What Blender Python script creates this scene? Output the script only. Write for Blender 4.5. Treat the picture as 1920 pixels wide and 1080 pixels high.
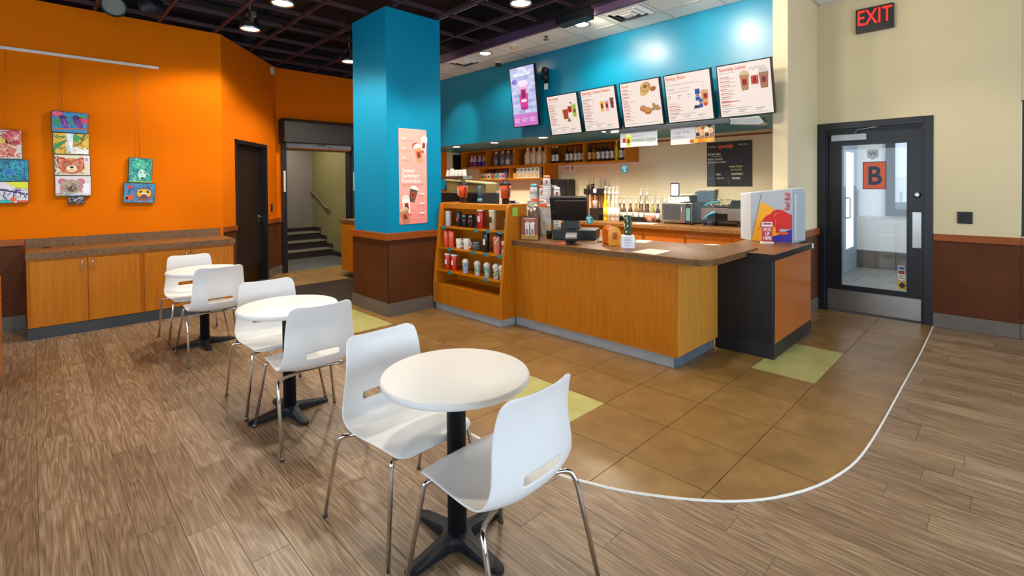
import bpy, bmesh, math, random
from mathutils import Vector, Matrix
R = math.radians
random.seed(7)
for o in list(bpy.data.objects): bpy.data.objects.remove(o)
scene = bpy.context.scene
COL = scene.collection

# ------------------------------------------------------------------ camera
cd = bpy.data.cameras.new('camera'); cam = bpy.data.objects.new('camera', cd); COL.objects.link(cam)
cd.sensor_fit = 'HORIZONTAL'; cd.sensor_width = 36.0; cd.lens = 36.0 * 919.98 / 1920.0
cd.shift_x = (960 - 956.41) / 1920.0; cd.shift_y = (359.73 - 540) / 1920.0
cd.clip_start = 0.05; cd.clip_end = 200
_p, _y, _r = 0.0137239, 0.79899, -0.0078089
_fw = Vector((-math.sin(_y) * math.cos(_p), math.cos(_y) * math.cos(_p), -math.sin(_p)))
_rt = Vector((math.cos(_y), math.sin(_y), 0)); _up = _rt.cross(_fw)
_r2 = _rt * math.cos(_r) + _up * math.sin(_r); _u2 = -_rt * math.sin(_r) + _up * math.cos(_r)
cam.matrix_world = Matrix(((_r2.x, _u2.x, -_fw.x, 0), (_r2.y, _u2.y, -_fw.y, 0), (_r2.z, _u2.z, -_fw.z, 1.503), (0, 0, 0, 1)))
scene.camera = cam

# ------------------------------------------------------------------ world, daylight, exposure
vs = scene.view_settings
vs.view_transform = 'Standard'; vs.look = 'None'; vs.gamma = 1.0; vs.use_curve_mapping = False
vs.exposure = 0.0
scene.cycles.max_bounces = 6; scene.cycles.diffuse_bounces = 4; scene.cycles.glossy_bounces = 3; scene.cycles.transparent_max_bounces = 10
w = bpy.data.worlds.new('world'); scene.world = w; w.use_nodes = True
bg = w.node_tree.nodes['Background']; bg.inputs[0].default_value = (0.75, 0.87, 1.0, 1); bg.inputs[1].default_value = 0.6

def area(name, loc, rot, sx, sy, power, col):
    d = bpy.data.lights.new(name, 'AREA'); d.shape = 'RECTANGLE'; d.size = sx; d.size_y = sy; d.energy = power; d.color = col
    o = bpy.data.objects.new(name, d); COL.objects.link(o); o.location = loc; o.rotation_euler = rot; return o
DAY = (0.70, 0.85, 1.0)
# daylight entering the shop-front windows behind the camera and on the right
area('daylight_front_window', (-2.9, -3.42, 1.5), (R(90), 0, 0), 7.4, 1.9, 150, DAY)
area('daylight_side_window', (2.92, 1.9, 1.45), (R(90), 0, R(90)), 8.0, 1.8, 215, DAY)
area('daylight_vestibule', (0.50, 8.8, 1.6), (R(90), 0, R(90)), 3.0, 2.2, 45, (0.85, 0.93, 1.0))  # added light from an unseen opening in the vestibule's right wall

def spot(name, loc, target, power, col=(1.0, 0.90, 0.75), ang=80, blend=0.6, rad=0.11):
    d = bpy.data.lights.new(name, 'SPOT'); d.energy = power; d.color = col; d.spot_size = R(ang); d.spot_blend = blend; d.shadow_soft_size = rad
    o = bpy.data.objects.new(name, d); COL.objects.link(o); o.location = loc
    v = Vector(target) - Vector(loc); o.rotation_euler = v.to_track_quat('-Z', 'Y').to_euler(); return o

# ------------------------------------------------------------------ mesh builder
class MB:
    def __init__(s): s.v = []; s.f = []; s.c = []; s.sm = []
    def add(s, vs_, fs, col=None, smooth=False):
        b = len(s.v); s.v += [tuple(p) for p in vs_]
        for f in fs: s.f.append([b + i for i in f]); s.c.append(col); s.sm.append(smooth)
        return s
    def box(s, x0, x1, y0, y1, z0, z1, col=None):
        return s.add([(x0,y0,z0),(x1,y0,z0),(x1,y1,z0),(x0,y1,z0),(x0,y0,z1),(x1,y0,z1),(x1,y1,z1),(x0,y1,z1)],
              [(0,3,2,1),(4,5,6,7),(0,1,5,4),(1,2,6,5),(2,3,7,6),(3,0,4,7)], col)
    def prism(s, poly, axis, d0, d1, col=None, smooth=False):
        n = len(poly)
        def P(a, b, d): return {'x': (d, a, b), 'y': (a, d, b), 'z': (a, b, d)}[axis]
        vs_ = [P(a, b, d0) for a, b in poly] + [P(a, b, d1) for a, b in poly]
        s.add(vs_, [tuple(range(n))[::-1], tuple(range(n, 2*n))], col)
        b = len(s.v) - 2*n
        for i in range(n):
            j = (i+1) % n; s.f.append([b+i, b+j, b+n+j, b+n+i]); s.c.append(col); s.sm.append(smooth)
        return s
    def lathe(s, prof, cx=0, cy=0, n=20, cz=0, col=None, smooth=True, cols=None, sx=1, sy=1):
        m = len(prof); vs_ = []
        for r, z in prof:
            for i in range(n):
                a = 2*math.pi*i/n; vs_.append((cx + r*sx*math.cos(a), cy + r*sy*math.sin(a), cz + z))
        b = len(s.v); s.v += vs_
        for k in range(m-1):
            for i in range(n):
                j = (i+1) % n; s.f.append([b+k*n+i, b+k*n+j, b+(k+1)*n+j, b+(k+1)*n+i]); s.c.append(cols[k] if cols else col); s.sm.append(smooth)
        if prof[0][0] > 1e-5: s.f.append([b+i for i in range(n)][::-1]); s.c.append(cols[0] if cols else col); s.sm.append(False)
        if prof[-1][0] > 1e-5: s.f.append([b+(m-1)*n+i for i in range(n)]); s.c.append(cols[-1] if cols else col); s.sm.append(False)
        return s
    def cyl(s, cx, cy, z0, z1, r, n=20, col=None): return s.lathe([(r, z0), (r, z1)], cx, cy, n, 0, col)
    def tube(s, path, r, n=8, col=None, closed=False, caps=True):
        P = [Vector(p) for p in path]; m = len(P); rr = r if isinstance(r, (list, tuple)) else [r]*m
        T = []
        for i in range(m):
            if closed: t = P[(i+1) % m] - P[i-1]
            else: t = P[min(i+1, m-1)] - P[max(i-1, 0)]
            T.append(t.normalized())
        u = T[0].orthogonal().normalized(); b = len(s.v)
        for i in range(m):
            if i: u = (u - T[i]*u.dot(T[i])).normalized()
            w_ = T[i].cross(u)
            for k in range(n):
                a = 2*math.pi*k/n; s.v.append(tuple(P[i] + (u*math.cos(a) + w_*math.sin(a))*rr[i]))
        for i in range(m if closed else m-1):
            i2 = (i+1) % m
            for k in range(n):
                k2 = (k+1) % n; s.f.append([b+i*n+k, b+i*n+k2, b+i2*n+k2, b+i2*n+k]); s.c.append(col); s.sm.append(True)
        if caps and not closed:
            s.f.append([b+k for k in range(n)][::-1]); s.c.append(col); s.sm.append(False)
            s.f.append([b+(m-1)*n+k for k in range(n)]); s.c.append(col); s.sm.append(False)
        return s
    def xf(s, M):
        s.v = [tuple(M @ Vector(p)) for p in s.v]; return s
    def merge(s, o):
        b = len(s.v); s.v += o.v; s.f += [[b+i for i in f] for f in o.f]; s.c += o.c; s.sm += o.sm; return s

def RZ(a, loc=(0,0,0)): return Matrix.Translation(loc) @ Matrix.Rotation(a, 4, 'Z')
def smoothpath(pts, k=6):
    """round the corners of a poly-line a little: Catmull-Rom"""
    P = [Vector(p) for p in pts]; out = []
    for i in range(len(P)-1):
        a = P[i-1] if i else P[i]; b = P[i]; c = P[i+1]; d = P[i+2] if i+2 < len(P) else P[i+1]
        for q in range(k):
            t = q/k; out.append(0.5*((2*b) + (c-a)*t + (2*a-5*b+4*c-d)*t*t + (3*b-a-3*c+d)*t**3))
    out.append(P[-1]); return out
def fillet(pts, r, k=5):
    P = [Vector(p) for p in pts]; out = [P[0]]
    for i in range(1, len(P)-1):
        a, b, c = P[i-1], P[i], P[i+1]; d1 = (a-b); d2 = (c-b); rr = min(r, d1.length*.45, d2.length*.45)
        p1 = b + d1.normalized()*rr; p2 = b + d2.normalized()*rr
        for q in range(k+1):
            t = q/k; out.append(p1*(1-t)**2 + b*2*t*(1-t) + p2*t*t)
    out.append(P[-1]); return out
def rrect(x0, x1, y0, y1, r, k=4):
    out = []
    for cx, cy, a0 in ((x1-r, y0+r, -90), (x1-r, y1-r, 0), (x0+r, y1-r, 90), (x0+r, y0+r, 180)):
        for q in range(k+1): a = R(a0 + 90*q/k); out.append((cx + r*math.cos(a), cy + r*math.sin(a)))
    return out

ORG = {}
def mesh_of(name, mb, mat, org, bevel=0, seg=2, recalc=True, autosm=None):
    me = bpy.data.meshes.new(name)
    bm = bmesh.new(); vv = [bm.verts.new(Vector(p) - org) for p in mb.v]
    has = any(c is not None for c in mb.c)
    lay = bm.loops.layers.float_color.new('Col') if has else None
    for f, c, smf in zip(mb.f, mb.c, mb.sm):
        try: fc = bm.faces.new([vv[i] for i in f])
        except ValueError: continue
        fc.smooth = smf
        if has:
            cc = c if c is not None else (0.5, 0.5, 0.5)
            for l in fc.loops: l[lay] = (cc[0], cc[1], cc[2], 1)
    if recalc: bmesh.ops.recalc_face_normals(bm, faces=bm.faces[:])
    if bevel:
        es = [e for e in bm.edges if len(e.link_faces) == 2 and e.calc_face_angle(0) > 0.5]
        bmesh.ops.bevel(bm, geom=es, offset=bevel, segments=seg, affect='EDGES', profile=0.6, clamp_overlap=True)
    bm.to_mesh(me); bm.free()
    if mat is not None: me.materials.append(mat)
    return me
def obj(name, mb, mat, parent=None, bevel=0, seg=2, recalc=True, org=None):
    o_ = ORG.get(parent.name, Vector((0,0,0))) if parent is not None else Vector(org if org is not None else (0,0,0))
    o = bpy.data.objects.new(name, mesh_of(name, mb, mat, o_, bevel, seg, recalc)); COL.objects.link(o)
    if parent is not None: o.parent = parent
    else: o.location = o_
    ORG[o.name] = o_
    return o
def tag(o, label=None, cat=None, group=None, kind=None):
    if label: o['label'] = label
    if cat: o['category'] = cat
    if group: o['group'] = group
    if kind: o['kind'] = kind
    return o
def thing(name, label, cat, loc=(0,0,0), rz=0, group=None, local=False):
    o = bpy.data.objects.new(name, None); COL.objects.link(o); o.empty_display_size = 0.1
    o.location = loc; o.rotation_euler = (0, 0, rz); tag(o, label, cat, group)
    ORG[o.name] = Vector((0,0,0)) if local else Vector(loc)
    return o
def single(name, mb, mat, label, cat, group=None, bevel=0, seg=2):
    xs = [p[0] for p in mb.v]; ys = [p[1] for p in mb.v]; zs = [p[2] for p in mb.v]
    return tag(obj(name, mb, mat, None, bevel, seg, org=((min(xs)+max(xs))/2, (min(ys)+max(ys))/2, min(zs))), label, cat, group)
def struct(name, mb, mat, parent=None, bevel=0):
    o = obj(name, mb, mat, parent, bevel)
    if parent is None: o['kind'] = 'structure'
    return o
def plabel(o, l): o['label'] = l; return o
def copy_tree(o, parent=None):
    c = o.copy(); COL.objects.link(c); c.parent = parent; ORG[c.name] = ORG.get(o.name, Vector((0,0,0)))
    for ch in list(o.children): copy_tree(ch, c)
    return c
def dup(o, loc, rz=None, label=None, group=None):
    c = copy_tree(o); c.location = loc
    if rz is not None: c.rotation_euler = (0, 0, rz)
    if label: c['label'] = label
    if group: c['group'] = group
    return c

# ------------------------------------------------------------------ materials
def lin(h):
    if isinstance(h, str): h = tuple(int(h[i:i+2], 16) for i in (0, 2, 4))
    return tuple(((c/255)/12.92 if c/255 <= 0.04045 else ((c/255+0.055)/1.055)**2.4) for c in h)
def new_mat(name):
    m = bpy.data.materials.new(name); m.use_nodes = True; nt = m.node_tree
    return m, nt, nt.nodes['Principled BSDF']
def N(nt, t, **kw):
    n = nt.nodes.new(t)
    for k, v in kw.items(): setattr(n, k, v)
    return n
def plain(name, c, rough=0.5, metal=0.0, var=0.06, scale=6.0, spec=0.5, bump=0.0, coat=0.0):
    m, nt, b = new_mat(name); c = lin(c)
    tc = N(nt, 'ShaderNodeTexCoord'); nz = N(nt, 'ShaderNodeTexNoise'); nz.inputs['Scale'].default_value = scale; nz.inputs['Detail'].default_value = 3
    nt.links.new(tc.outputs['Object'], nz.inputs['Vector'])
    rp = N(nt, 'ShaderNodeValToRGB'); rp.color_ramp.elements[0].position = 0.3; rp.color_ramp.elements[1].position = 0.7
    rp.color_ramp.elements[0].color = (*[x*(1-var) for x in c], 1); rp.color_ramp.elements[1].color = (*[min(1, x*(1+var)) for x in c], 1)
    nt.links.new(nz.outputs['Fac'], rp.inputs[0]); nt.links.new(rp.outputs[0], b.inputs['Base Color'])
    b.inputs['Roughness'].default_value = rough; b.inputs['Metallic'].default_value = metal; b.inputs['Specular IOR Level'].default_value = spec
    b.inputs['Coat Weight'].default_value = coat
    if bump:
        n2 = N(nt, 'ShaderNodeTexNoise'); n2.inputs['Scale'].default_value = 220; nt.links.new(tc.outputs['Object'], n2.inputs['Vector'])
        bp = N(nt, 'ShaderNodeBump'); bp.inputs['Strength'].default_value = bump; bp.inputs['Distance'].default_value = 0.002
        nt.links.new(n2.outputs['Fac'], bp.inputs['Height']); nt.links.new(bp.outputs[0], b.inputs['Normal'])
    return m
def wood(name, c1, c2, stretch=(30, 30, 1.5), rough=0.4, rand=False, det=6, coat=0.0, coord='Object'):
    m, nt, b = new_mat(name); a1, a2 = lin(c1), lin(c2)
    tc = N(nt, 'ShaderNodeTexCoord'); mp = N(nt, 'ShaderNodeMapping'); mp.inputs['Scale'].default_value = stretch
    nt.links.new(tc.outputs[coord], mp.inputs['Vector'])
    if rand:
        oi = N(nt, 'ShaderNodeObjectInfo'); ml = N(nt, 'ShaderNodeMath', operation='MULTIPLY'); ml.inputs[1].default_value = 57.0
        nt.links.new(oi.outputs['Random'], ml.inputs[0]); nt.links.new(ml.outputs[0], mp.inputs['Location'])
    nz = N(nt, 'ShaderNodeTexNoise'); nz.inputs['Scale'].default_value = 1.0; nz.inputs['Detail'].default_value = det; nz.inputs['Roughness'].default_value = 0.65; nz.inputs['Distortion'].default_value = 0.4
    nt.links.new(mp.outputs[0], nz.inputs['Vector'])
    rp = N(nt, 'ShaderNodeValToRGB'); rp.color_ramp.elements[0].position = 0.28; rp.color_ramp.elements[1].position = 0.72
    rp.color_ramp.elements[0].color = (*a1, 1); rp.color_ramp.elements[1].color = (*a2, 1)
    nt.links.new(nz.outputs['Fac'], rp.inputs[0]); nt.links.new(rp.outputs[0], b.inputs['Base Color'])
    b.inputs['Roughness'].default_value = rough; b.inputs['Specular IOR Level'].default_value = 0.3; b.inputs['Coat Weight'].default_value = coat; b.inputs['Coat Roughness'].default_value = 0.15
    return m
def speckle(name, c1, c2, scale=90, rough=0.5, bump=0.15):
    m, nt, b = new_mat(name); tc = N(nt, 'ShaderNodeTexCoord'); nz = N(nt, 'ShaderNodeTexNoise'); nz.inputs['Scale'].default_value = scale; nz.inputs['Detail'].default_value = 4
    n2 = N(nt, 'ShaderNodeTexNoise'); n2.inputs['Scale'].default_value = 3; nt.links.new(tc.outputs['Object'], n2.inputs['Vector'])
    nt.links.new(tc.outputs['Object'], nz.inputs['Vector'])
    mx = N(nt, 'ShaderNodeMath', operation='MULTIPLY_ADD'); mx.inputs[1].default_value = 0.35; nt.links.new(n2.outputs['Fac'], mx.inputs[0]); nt.links.new(nz.outputs['Fac'], mx.inputs[2])
    rp = N(nt, 'ShaderNodeValToRGB'); rp.color_ramp.elements[0].position = 0.5; rp.color_ramp.elements[1].position = 0.85
    rp.color_ramp.elements[0].color = (*lin(c1), 1); rp.color_ramp.elements[1].color = (*lin(c2), 1)
    nt.links.new(mx.outputs[0], rp.inputs[0]); nt.links.new(rp.outputs[0], b.inputs['Base Color']); b.inputs['Roughness'].default_value = rough; b.inputs['Specular IOR Level'].default_value = 0.22
    bp = N(nt, 'ShaderNodeBump'); bp.inputs['Strength'].default_value = bump; bp.inputs['Distance'].default_value = 0.001
    nt.links.new(nz.outputs['Fac'], bp.inputs['Height']); nt.links.new(bp.outputs[0], b.inputs['Normal'])
    return m
def attr(name, rough=0.5, emit=0.0, metal=0.0, coat=0.0, dim=1.0):
    m, nt, b = new_mat(name); a = N(nt, 'ShaderNodeAttribute'); a.attribute_name = 'Col'
    if dim < 1:
        vm = N(nt, 'ShaderNodeVectorMath', operation='SCALE'); vm.inputs['Scale'].default_value = dim; nt.links.new(a.outputs['Color'], vm.inputs[0]); nt.links.new(vm.outputs[0], b.inputs['Base Color'])
    else: nt.links.new(a.outputs['Color'], b.inputs['Base Color'])
    b.inputs['Roughness'].default_value = rough; b.inputs['Metallic'].default_value = metal
    b.inputs['Coat Weight'].default_value = coat
    if emit:
        nt.links.new(a.outputs['Color'], b.inputs['Emission Color']); b.inputs['Emission Strength'].default_value = emit
    return m
def emis(name, c, s):
    m, nt, b = new_mat(name); b.inputs['Base Color'].default_value = (*lin(c), 1); b.inputs['Emission Color'].default_value = (*lin(c), 1); b.inputs['Emission Strength'].default_value = s; return m
def pane(name, tint=(1, 1, 1), refl=0.08, rough=0.02, ior=1.5):
    m, nt, b = new_mat(name); nt.nodes.remove(b); out = nt.nodes['Material Output']
    t = N(nt, 'ShaderNodeBsdfTransparent'); t.inputs[0].default_value = (*tint, 1); g = N(nt, 'ShaderNodeBsdfGlossy'); g.inputs['Roughness'].default_value = rough
    lw = N(nt, 'ShaderNodeFresnel'); lw.inputs[0].default_value = ior
    ad = N(nt, 'ShaderNodeMath', operation='ADD'); ad.inputs[1].default_value = refl - 0.04 if ior > 1.4 else 0.0; ad.use_clamp = True
    nt.links.new(lw.outputs[0], ad.inputs[0])
    ge = N(nt, 'ShaderNodeNewGeometry'); iv = N(nt, 'ShaderNodeMath', operation='SUBTRACT'); iv.inputs[0].default_value = 1.0; nt.links.new(ge.outputs['Backfacing'], iv.inputs[1])
    mu = N(nt, 'ShaderNodeMath', operation='MULTIPLY'); nt.links.new(ad.outputs[0], mu.inputs[0]); nt.links.new(iv.outputs[0], mu.inputs[1])
    mx = N(nt, 'ShaderNodeMixShader'); nt.links.new(mu.outputs[0], mx.inputs[0]); nt.links.new(t.outputs[0], mx.inputs[1]); nt.links.new(g.outputs[0], mx.inputs[2]); nt.links.new(mx.outputs[0], out.inputs[0])
    return m

M = dict(
 orange=plain('orange_paint', 'DA6C00', 0.85, var=0.02, scale=2, spec=.08),
 teal=plain('teal_paint', '0080A6', 0.6, var=0.02, scale=2, spec=.12),
 tealg=plain('teal_semigloss', '0080A2', 0.33, var=0.02, scale=2, spec=.65),
 cream=plain('cream_paint', 'D0C29C', 0.6, var=0.02, scale=2),
 creamwarm=plain('warm_cream_paint', 'DCCDA8', 0.6, var=0.02, scale=2),
 white=plain('white_paint', 'E6E6E2', 0.6, var=0.02),
 ceilwhite=plain('ceiling_tile_white', 'ECE8DE', 0.8, var=0.03, scale=60, bump=0.3),
 tbar=plain('white_tbar', 'C9C6BC', 0.5),
 dark=plain('plenum_dark', '171015', 0.8, var=0.2, scale=1.2),
 grid=plain('purple_black_grid', '3E2830', 0.5, var=0.12, scale=2),
 fascia=plain('purple_fascia', '4E3A55', 0.5),
 maple=wood('maple_veneer', 'B06200', 'C87804', (45, 45, 2.2), 0.5),
 mapleH=wood('maple_veneer_flat', 'B46600', 'CC7E06', (3, 45, 45), 0.36),
 maplepale=wood('pale_maple_veneer', 'BE7C28', 'D2943C', (45, 45, 2.2), 0.4),
 cherry=wood('cherry_rail', '7E3C0E', '9A5018', (3, 3, 40), 0.4),
 redwood=wood('reddish_panel', 'A9571A', 'BE6A24', (50, 50, 1.6), 0.3, coat=0.3),
 wains=speckle('wainscot_brown', '482208', '5E3212', 160, 0.55),
 lam=speckle('worktop_laminate', '5A4028', '84603C', 55, 0.32, 0.05),
 lamtop=speckle('walnut_laminate', '6A4526', '8E6236', 40, 0.38, 0.03),
 base=plain('grey_baseboard', '665D55', 0.4, var=0.08, scale=8),
 kickgrey=plain('grey_kick', '9FA3A6', 0.4, var=0.1, scale=5),
 kickblue=plain('dark_kick', '3B3E42', 0.35, var=0.1, scale=5),
 black=plain('black_paint', '15151A', 0.35, var=0.15),
 blackwood=wood('black_stained_wood', '131216', '211D20', (50, 50, 2), 0.35),
 blackmetal=plain('black_metal', '14151A', 0.5, var=0.1, spec=0.35),
 blackplastic=plain('black_plastic', '17181B', 0.4, var=0.1),
 chrome=plain('chrome', 'D8D8D8', 0.08, 1.0, var=0.01),
 steel=plain('brushed_steel', 'B4B2AE', 0.28, 1.0, var=0.06, scale=12),
 steeldark=plain('dull_steel', '8C8478', 0.4, 1.0, var=0.1, scale=10),
 poly=plain('white_polypropylene', 'F0EFEE', 0.32, var=0.01),
 tabletop=plain('white_laminate', 'EFEDEA', 0.45, var=0.01),
 doorbrown=wood('dark_door', '1E1412', '2B1D18', (40, 40, 2), 0.4),
 grey=plain('grey_wall', '8F8880', 0.6, var=0.03),
 olive=plain('olive_wall', '8C8454', 0.6, var=0.03),
 concrete=speckle('concrete_floor', '4B4C48', '62635E', 12, 0.5),
 carpet=speckle('dark_mat', '1D1714', '3A302A', 300, 0.95, 0.6),
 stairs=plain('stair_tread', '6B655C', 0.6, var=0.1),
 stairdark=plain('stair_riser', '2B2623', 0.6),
 glass=pane('clear_glass'), acrylic=pane('clear_acrylic', (0.97, 0.98, 0.98), 0.05, 0.03, 1.28),
 printm=attr('print', 0.5), gloss=attr('gloss_print', 0.25, coat=0.2), screen=attr('screen_print', 0.3, emit=0.9, dim=.08),
 paint=attr('painted_canvas', 0.45), item=attr('item_colour', 0.35), itemrough=attr('item_colour_matte', 0.6),
 lamp=emis('lamp_glow', 'FFF1D8', 14.0), lampw=emis('downlight_glow', 'FFF6E8', 12.0),
 red=emis('exit_red', 'FF1408', 3.0),
 silver=plain('silver_grey', 'AEB6BE', 0.35, var=0.02),
)
# ------------------------------------------------------------------ lettering: one small mesh per glyph, made once
GLY = {}
def _fontmesh(body, off):
    cu = bpy.data.curves.new('t', 'FONT'); cu.body = body; cu.size = 1.0; cu.resolution_u = 3; cu.offset = off; cu.fill_mode = 'FRONT'
    o = bpy.data.objects.new('t', cu); COL.objects.link(o)
    dg = bpy.context.evaluated_depsgraph_get(); e = o.evaluated_get(dg); me = e.to_mesh()
    vs_ = [tuple(v.co) for v in me.vertices]; fs = [tuple(p.vertices) for p in me.polygons]
    e.to_mesh_clear(); bpy.data.objects.remove(o); bpy.data.curves.remove(cu)
    return vs_, fs
def glyph(ch, off=0.0):
    k = (ch, off)
    if k not in GLY:
        if ch == ' ': GLY[k] = ([], [], 0.3)
        else:
            v, f = _fontmesh(ch, off); v2, _ = _fontmesh(ch + 'I', off); v1, _ = _fontmesh('I', off)
            GLY[k] = (v, f, max(p[0] for p in v2) - max(p[0] for p in v1))
    return GLY[k]
for _o, _s in ((0.0, 'ABCDEFGHIKLMNOPQRSTUWYZabcdefghiklmnoprstuvwyz0123456789.,&\'-/?:'), (0.022, 'ABCDEFGHIKLMNOPRSTUXWYabcdefghilmnoprstuvwyz')):
    for _c in _s: glyph(_c, _o)
def twidth(t, size, off=0.0, sx=1.0): return sum(glyph(c, off)[2] for c in t)*size*sx

class Print:
    """flat print in (u, v) on a face: origin O, axes U and V in 3-D; layers lie fractions of a millimetre apart"""
    def __init__(s, O, U, V, step=0.0007):
        s.O = Vector(O); s.U = Vector(U).normalized(); s.V = Vector(V).normalized(); s.Nn = s.U.cross(s.V); s.step = step; s.mb = MB(); s.clip = None
    def P(s, u, v, l): return tuple(s.O + s.U*u + s.V*v + s.Nn*(s.step*(l+1)))
    def poly(s, pts, c, l=1):
        if s.clip:
            a, b, c_, d = s.clip; pts = [(min(max(u, a), c_), min(max(v, b), d)) for u, v in pts]
        s.mb.add([s.P(u, v, l) for u, v in pts], [tuple(range(len(pts)))], lin(c)); return s
    def rect(s, u0, v0, u1, v1, c, l=0): return s.poly([(u0, v0), (u1, v0), (u1, v1), (u0, v1)], c, l)
    def rr(s, u0, v0, u1, v1, r, c, l=0): return s.poly(rrect(u0, u1, v0, v1, r), c, l)
    def ell(s, u, v, a, b, c, l=1, rot=0, n=18):
        ca, sa = math.cos(R(rot)), math.sin(R(rot)); pts = []
        for i in range(n):
            t = 2*math.pi*i/n; x, y = a*math.cos(t), b*math.sin(t); pts.append((u + x*ca - y*sa, v + x*sa + y*ca))
        return s.poly(pts, c, l)
    def line(s, pts, wd, c, l=1):
        for (a, b) in zip(pts[:-1], pts[1:]):
            d = Vector((b[0]-a[0], b[1]-a[1])); 
            if d.length < 1e-6: continue
            n = Vector((-d.y, d.x)).normalized()*wd/2
            s.poly([(a[0]+n.x, a[1]+n.y), (a[0]-n.x, a[1]-n.y), (b[0]-n.x, b[1]-n.y), (b[0]+n.x, b[1]+n.y)], c, l)
        return s
    def text(s, t, u, v, size, c, l=2, al='L', sx=1.0, off=0.0, rot=0):
        wd = twidth(t, size, off, sx); x = 0 if al == 'L' else (-wd/2 if al == 'C' else -wd); ca, sa = math.cos(R(rot)), math.sin(R(rot)); cc = lin(c)
        for ch in t:
            gv, gf, adv = glyph(ch, off)
            if gf:
                P2 = []
                for p in gv:
                    a, b = x + p[0]*size*sx, p[1]*size
                    P2.append(s.P(u + a*ca - b*sa, v + a*sa + b*ca, l))
                s.mb.add(P2, gf, cc)
            x += adv*size*sx
        return s
    def bars(s, u, v, ws, h, gap, c, l=2):
        """rows of print too small to read"""
        for wd in ws:
            if wd > 0: s.rect(u, v, u + wd, v + h, c, l)
            v -= gap
        return s
    def build(s, name, mat, parent): return obj(name, s.mb, mat, parent, recalc=False)

def cup_icon(p, u, v, w_, h, body, lid='F4F0EA', l=3, rot=0, logo=True):
    """a little takeaway cup with a square logo patch"""
    ca, sa = math.cos(R(rot)), math.sin(R(rot))
    def T(pts): return [(u + a*ca - b*sa, v + a*sa + b*ca) for a, b in pts]
    p.poly(T([(-w_*.36, 0), (w_*.36, 0), (w_*.5, h*.8), (-w_*.5, h*.8)]), body, l)
    p.poly(T([(-w_*.55, h*.8), (w_*.55, h*.8), (w_*.4, h*.97), (0, h*1.05), (-w_*.4, h*.97)]), lid, l+1)
    if logo:
        p.poly(T([(-w_*.26, h*.25), (w_*.26, h*.25), (w_*.26, h*.62), (-w_*.26, h*.62)]), 'C8452B', l+1)
        g, gf, adv = glyph('B', 0.022); sz = h*.36
        p.mb.add([p.P(u + (q[0]*sz - adv*sz/2)*ca - (q[1]*sz + h*.3)*sa, v + (q[0]*sz - adv*sz/2)*sa + (q[1]*sz + h*.3)*ca, l+2) for q in g], gf, lin('2A1A18'))

# ------------------------------------------------------------------ floor
def inside_tile(x, y):
    """is the point on the tiled side of the curved strip?"""
    if y > 6.7 or x < -8.9: return False
    return poly_in(STRIP_POLY, x, y)
STRIP = [(-0.583, 6.70), (-0.568, 5.6), (-0.568, 4.6), (-0.568, 3.8), (-0.575, 3.35), (-0.60, 3.06), (-0.674, 2.76), (-0.79, 2.515), (-0.916, 2.35), (-1.05, 2.232), (-1.2, 2.125), (-1.346, 2.04), (-1.49, 1.982), (-1.63, 1.935), (-1.9, 1.895), (-2.25, 1.876), (-3.0, 1.88), (-4.0, 1.885), (-5.2, 1.89), (-6.2, 1.89), (-7.42, 1.89)]
STRIP_S = [(p.x, p.y) for p in smoothpath([(a, b, 0) for a, b in STRIP], 3)]
STRIP_POLY = STRIP_S + [(-8.885, 3.05), (-8.885, 6.70)]
def poly_in(poly, x, y):
    c = False; j = len(poly) - 1
    for i in range(len(poly)):
        xi, yi = poly[i]; xj, yj = poly[j]
        if (yi > y) != (yj > y) and x < (xj-xi)*(y-yi)/(yj-yi) + xi: c = not c
        j = i
    return c
def clip_to_region(sq, poly):
    """cell polygon cut by the strip: keep grid samples via Sutherland-Hodgman of the (locally convex) strip against the square"""
    def clip(pts, f, inter):
        out = []
        for i in range(len(pts)):
            a, b = pts[i-1], pts[i]; fa, fb = f(a), f(b)
            if fb >= 0:
                if fa < 0: out.append(inter(a, b, fa, fb))
                out.append(b)
            elif fa >= 0: out.append(inter(a, b, fa, fb))
        return out
    x0, x1, y0, y1 = sq
    I = lambda a, b, fa, fb: (a[0] + (b[0]-a[0])*fa/(fa-fb), a[1] + (b[1]-a[1])*fa/(fa-fb))
    pts = poly
    for f in (lambda p: p[0]-x0, lambda p: x1-p[0], lambda p: p[1]-y0, lambda p: y1-p[1]):
        pts = clip(pts, f, I)
        if len(pts) < 3: return []
    out = []
    for p in pts:
        if not out or (abs(p[0]-out[-1][0]) + abs(p[1]-out[-1][1])) > 1e-4: out.append(p)
    return out

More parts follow.
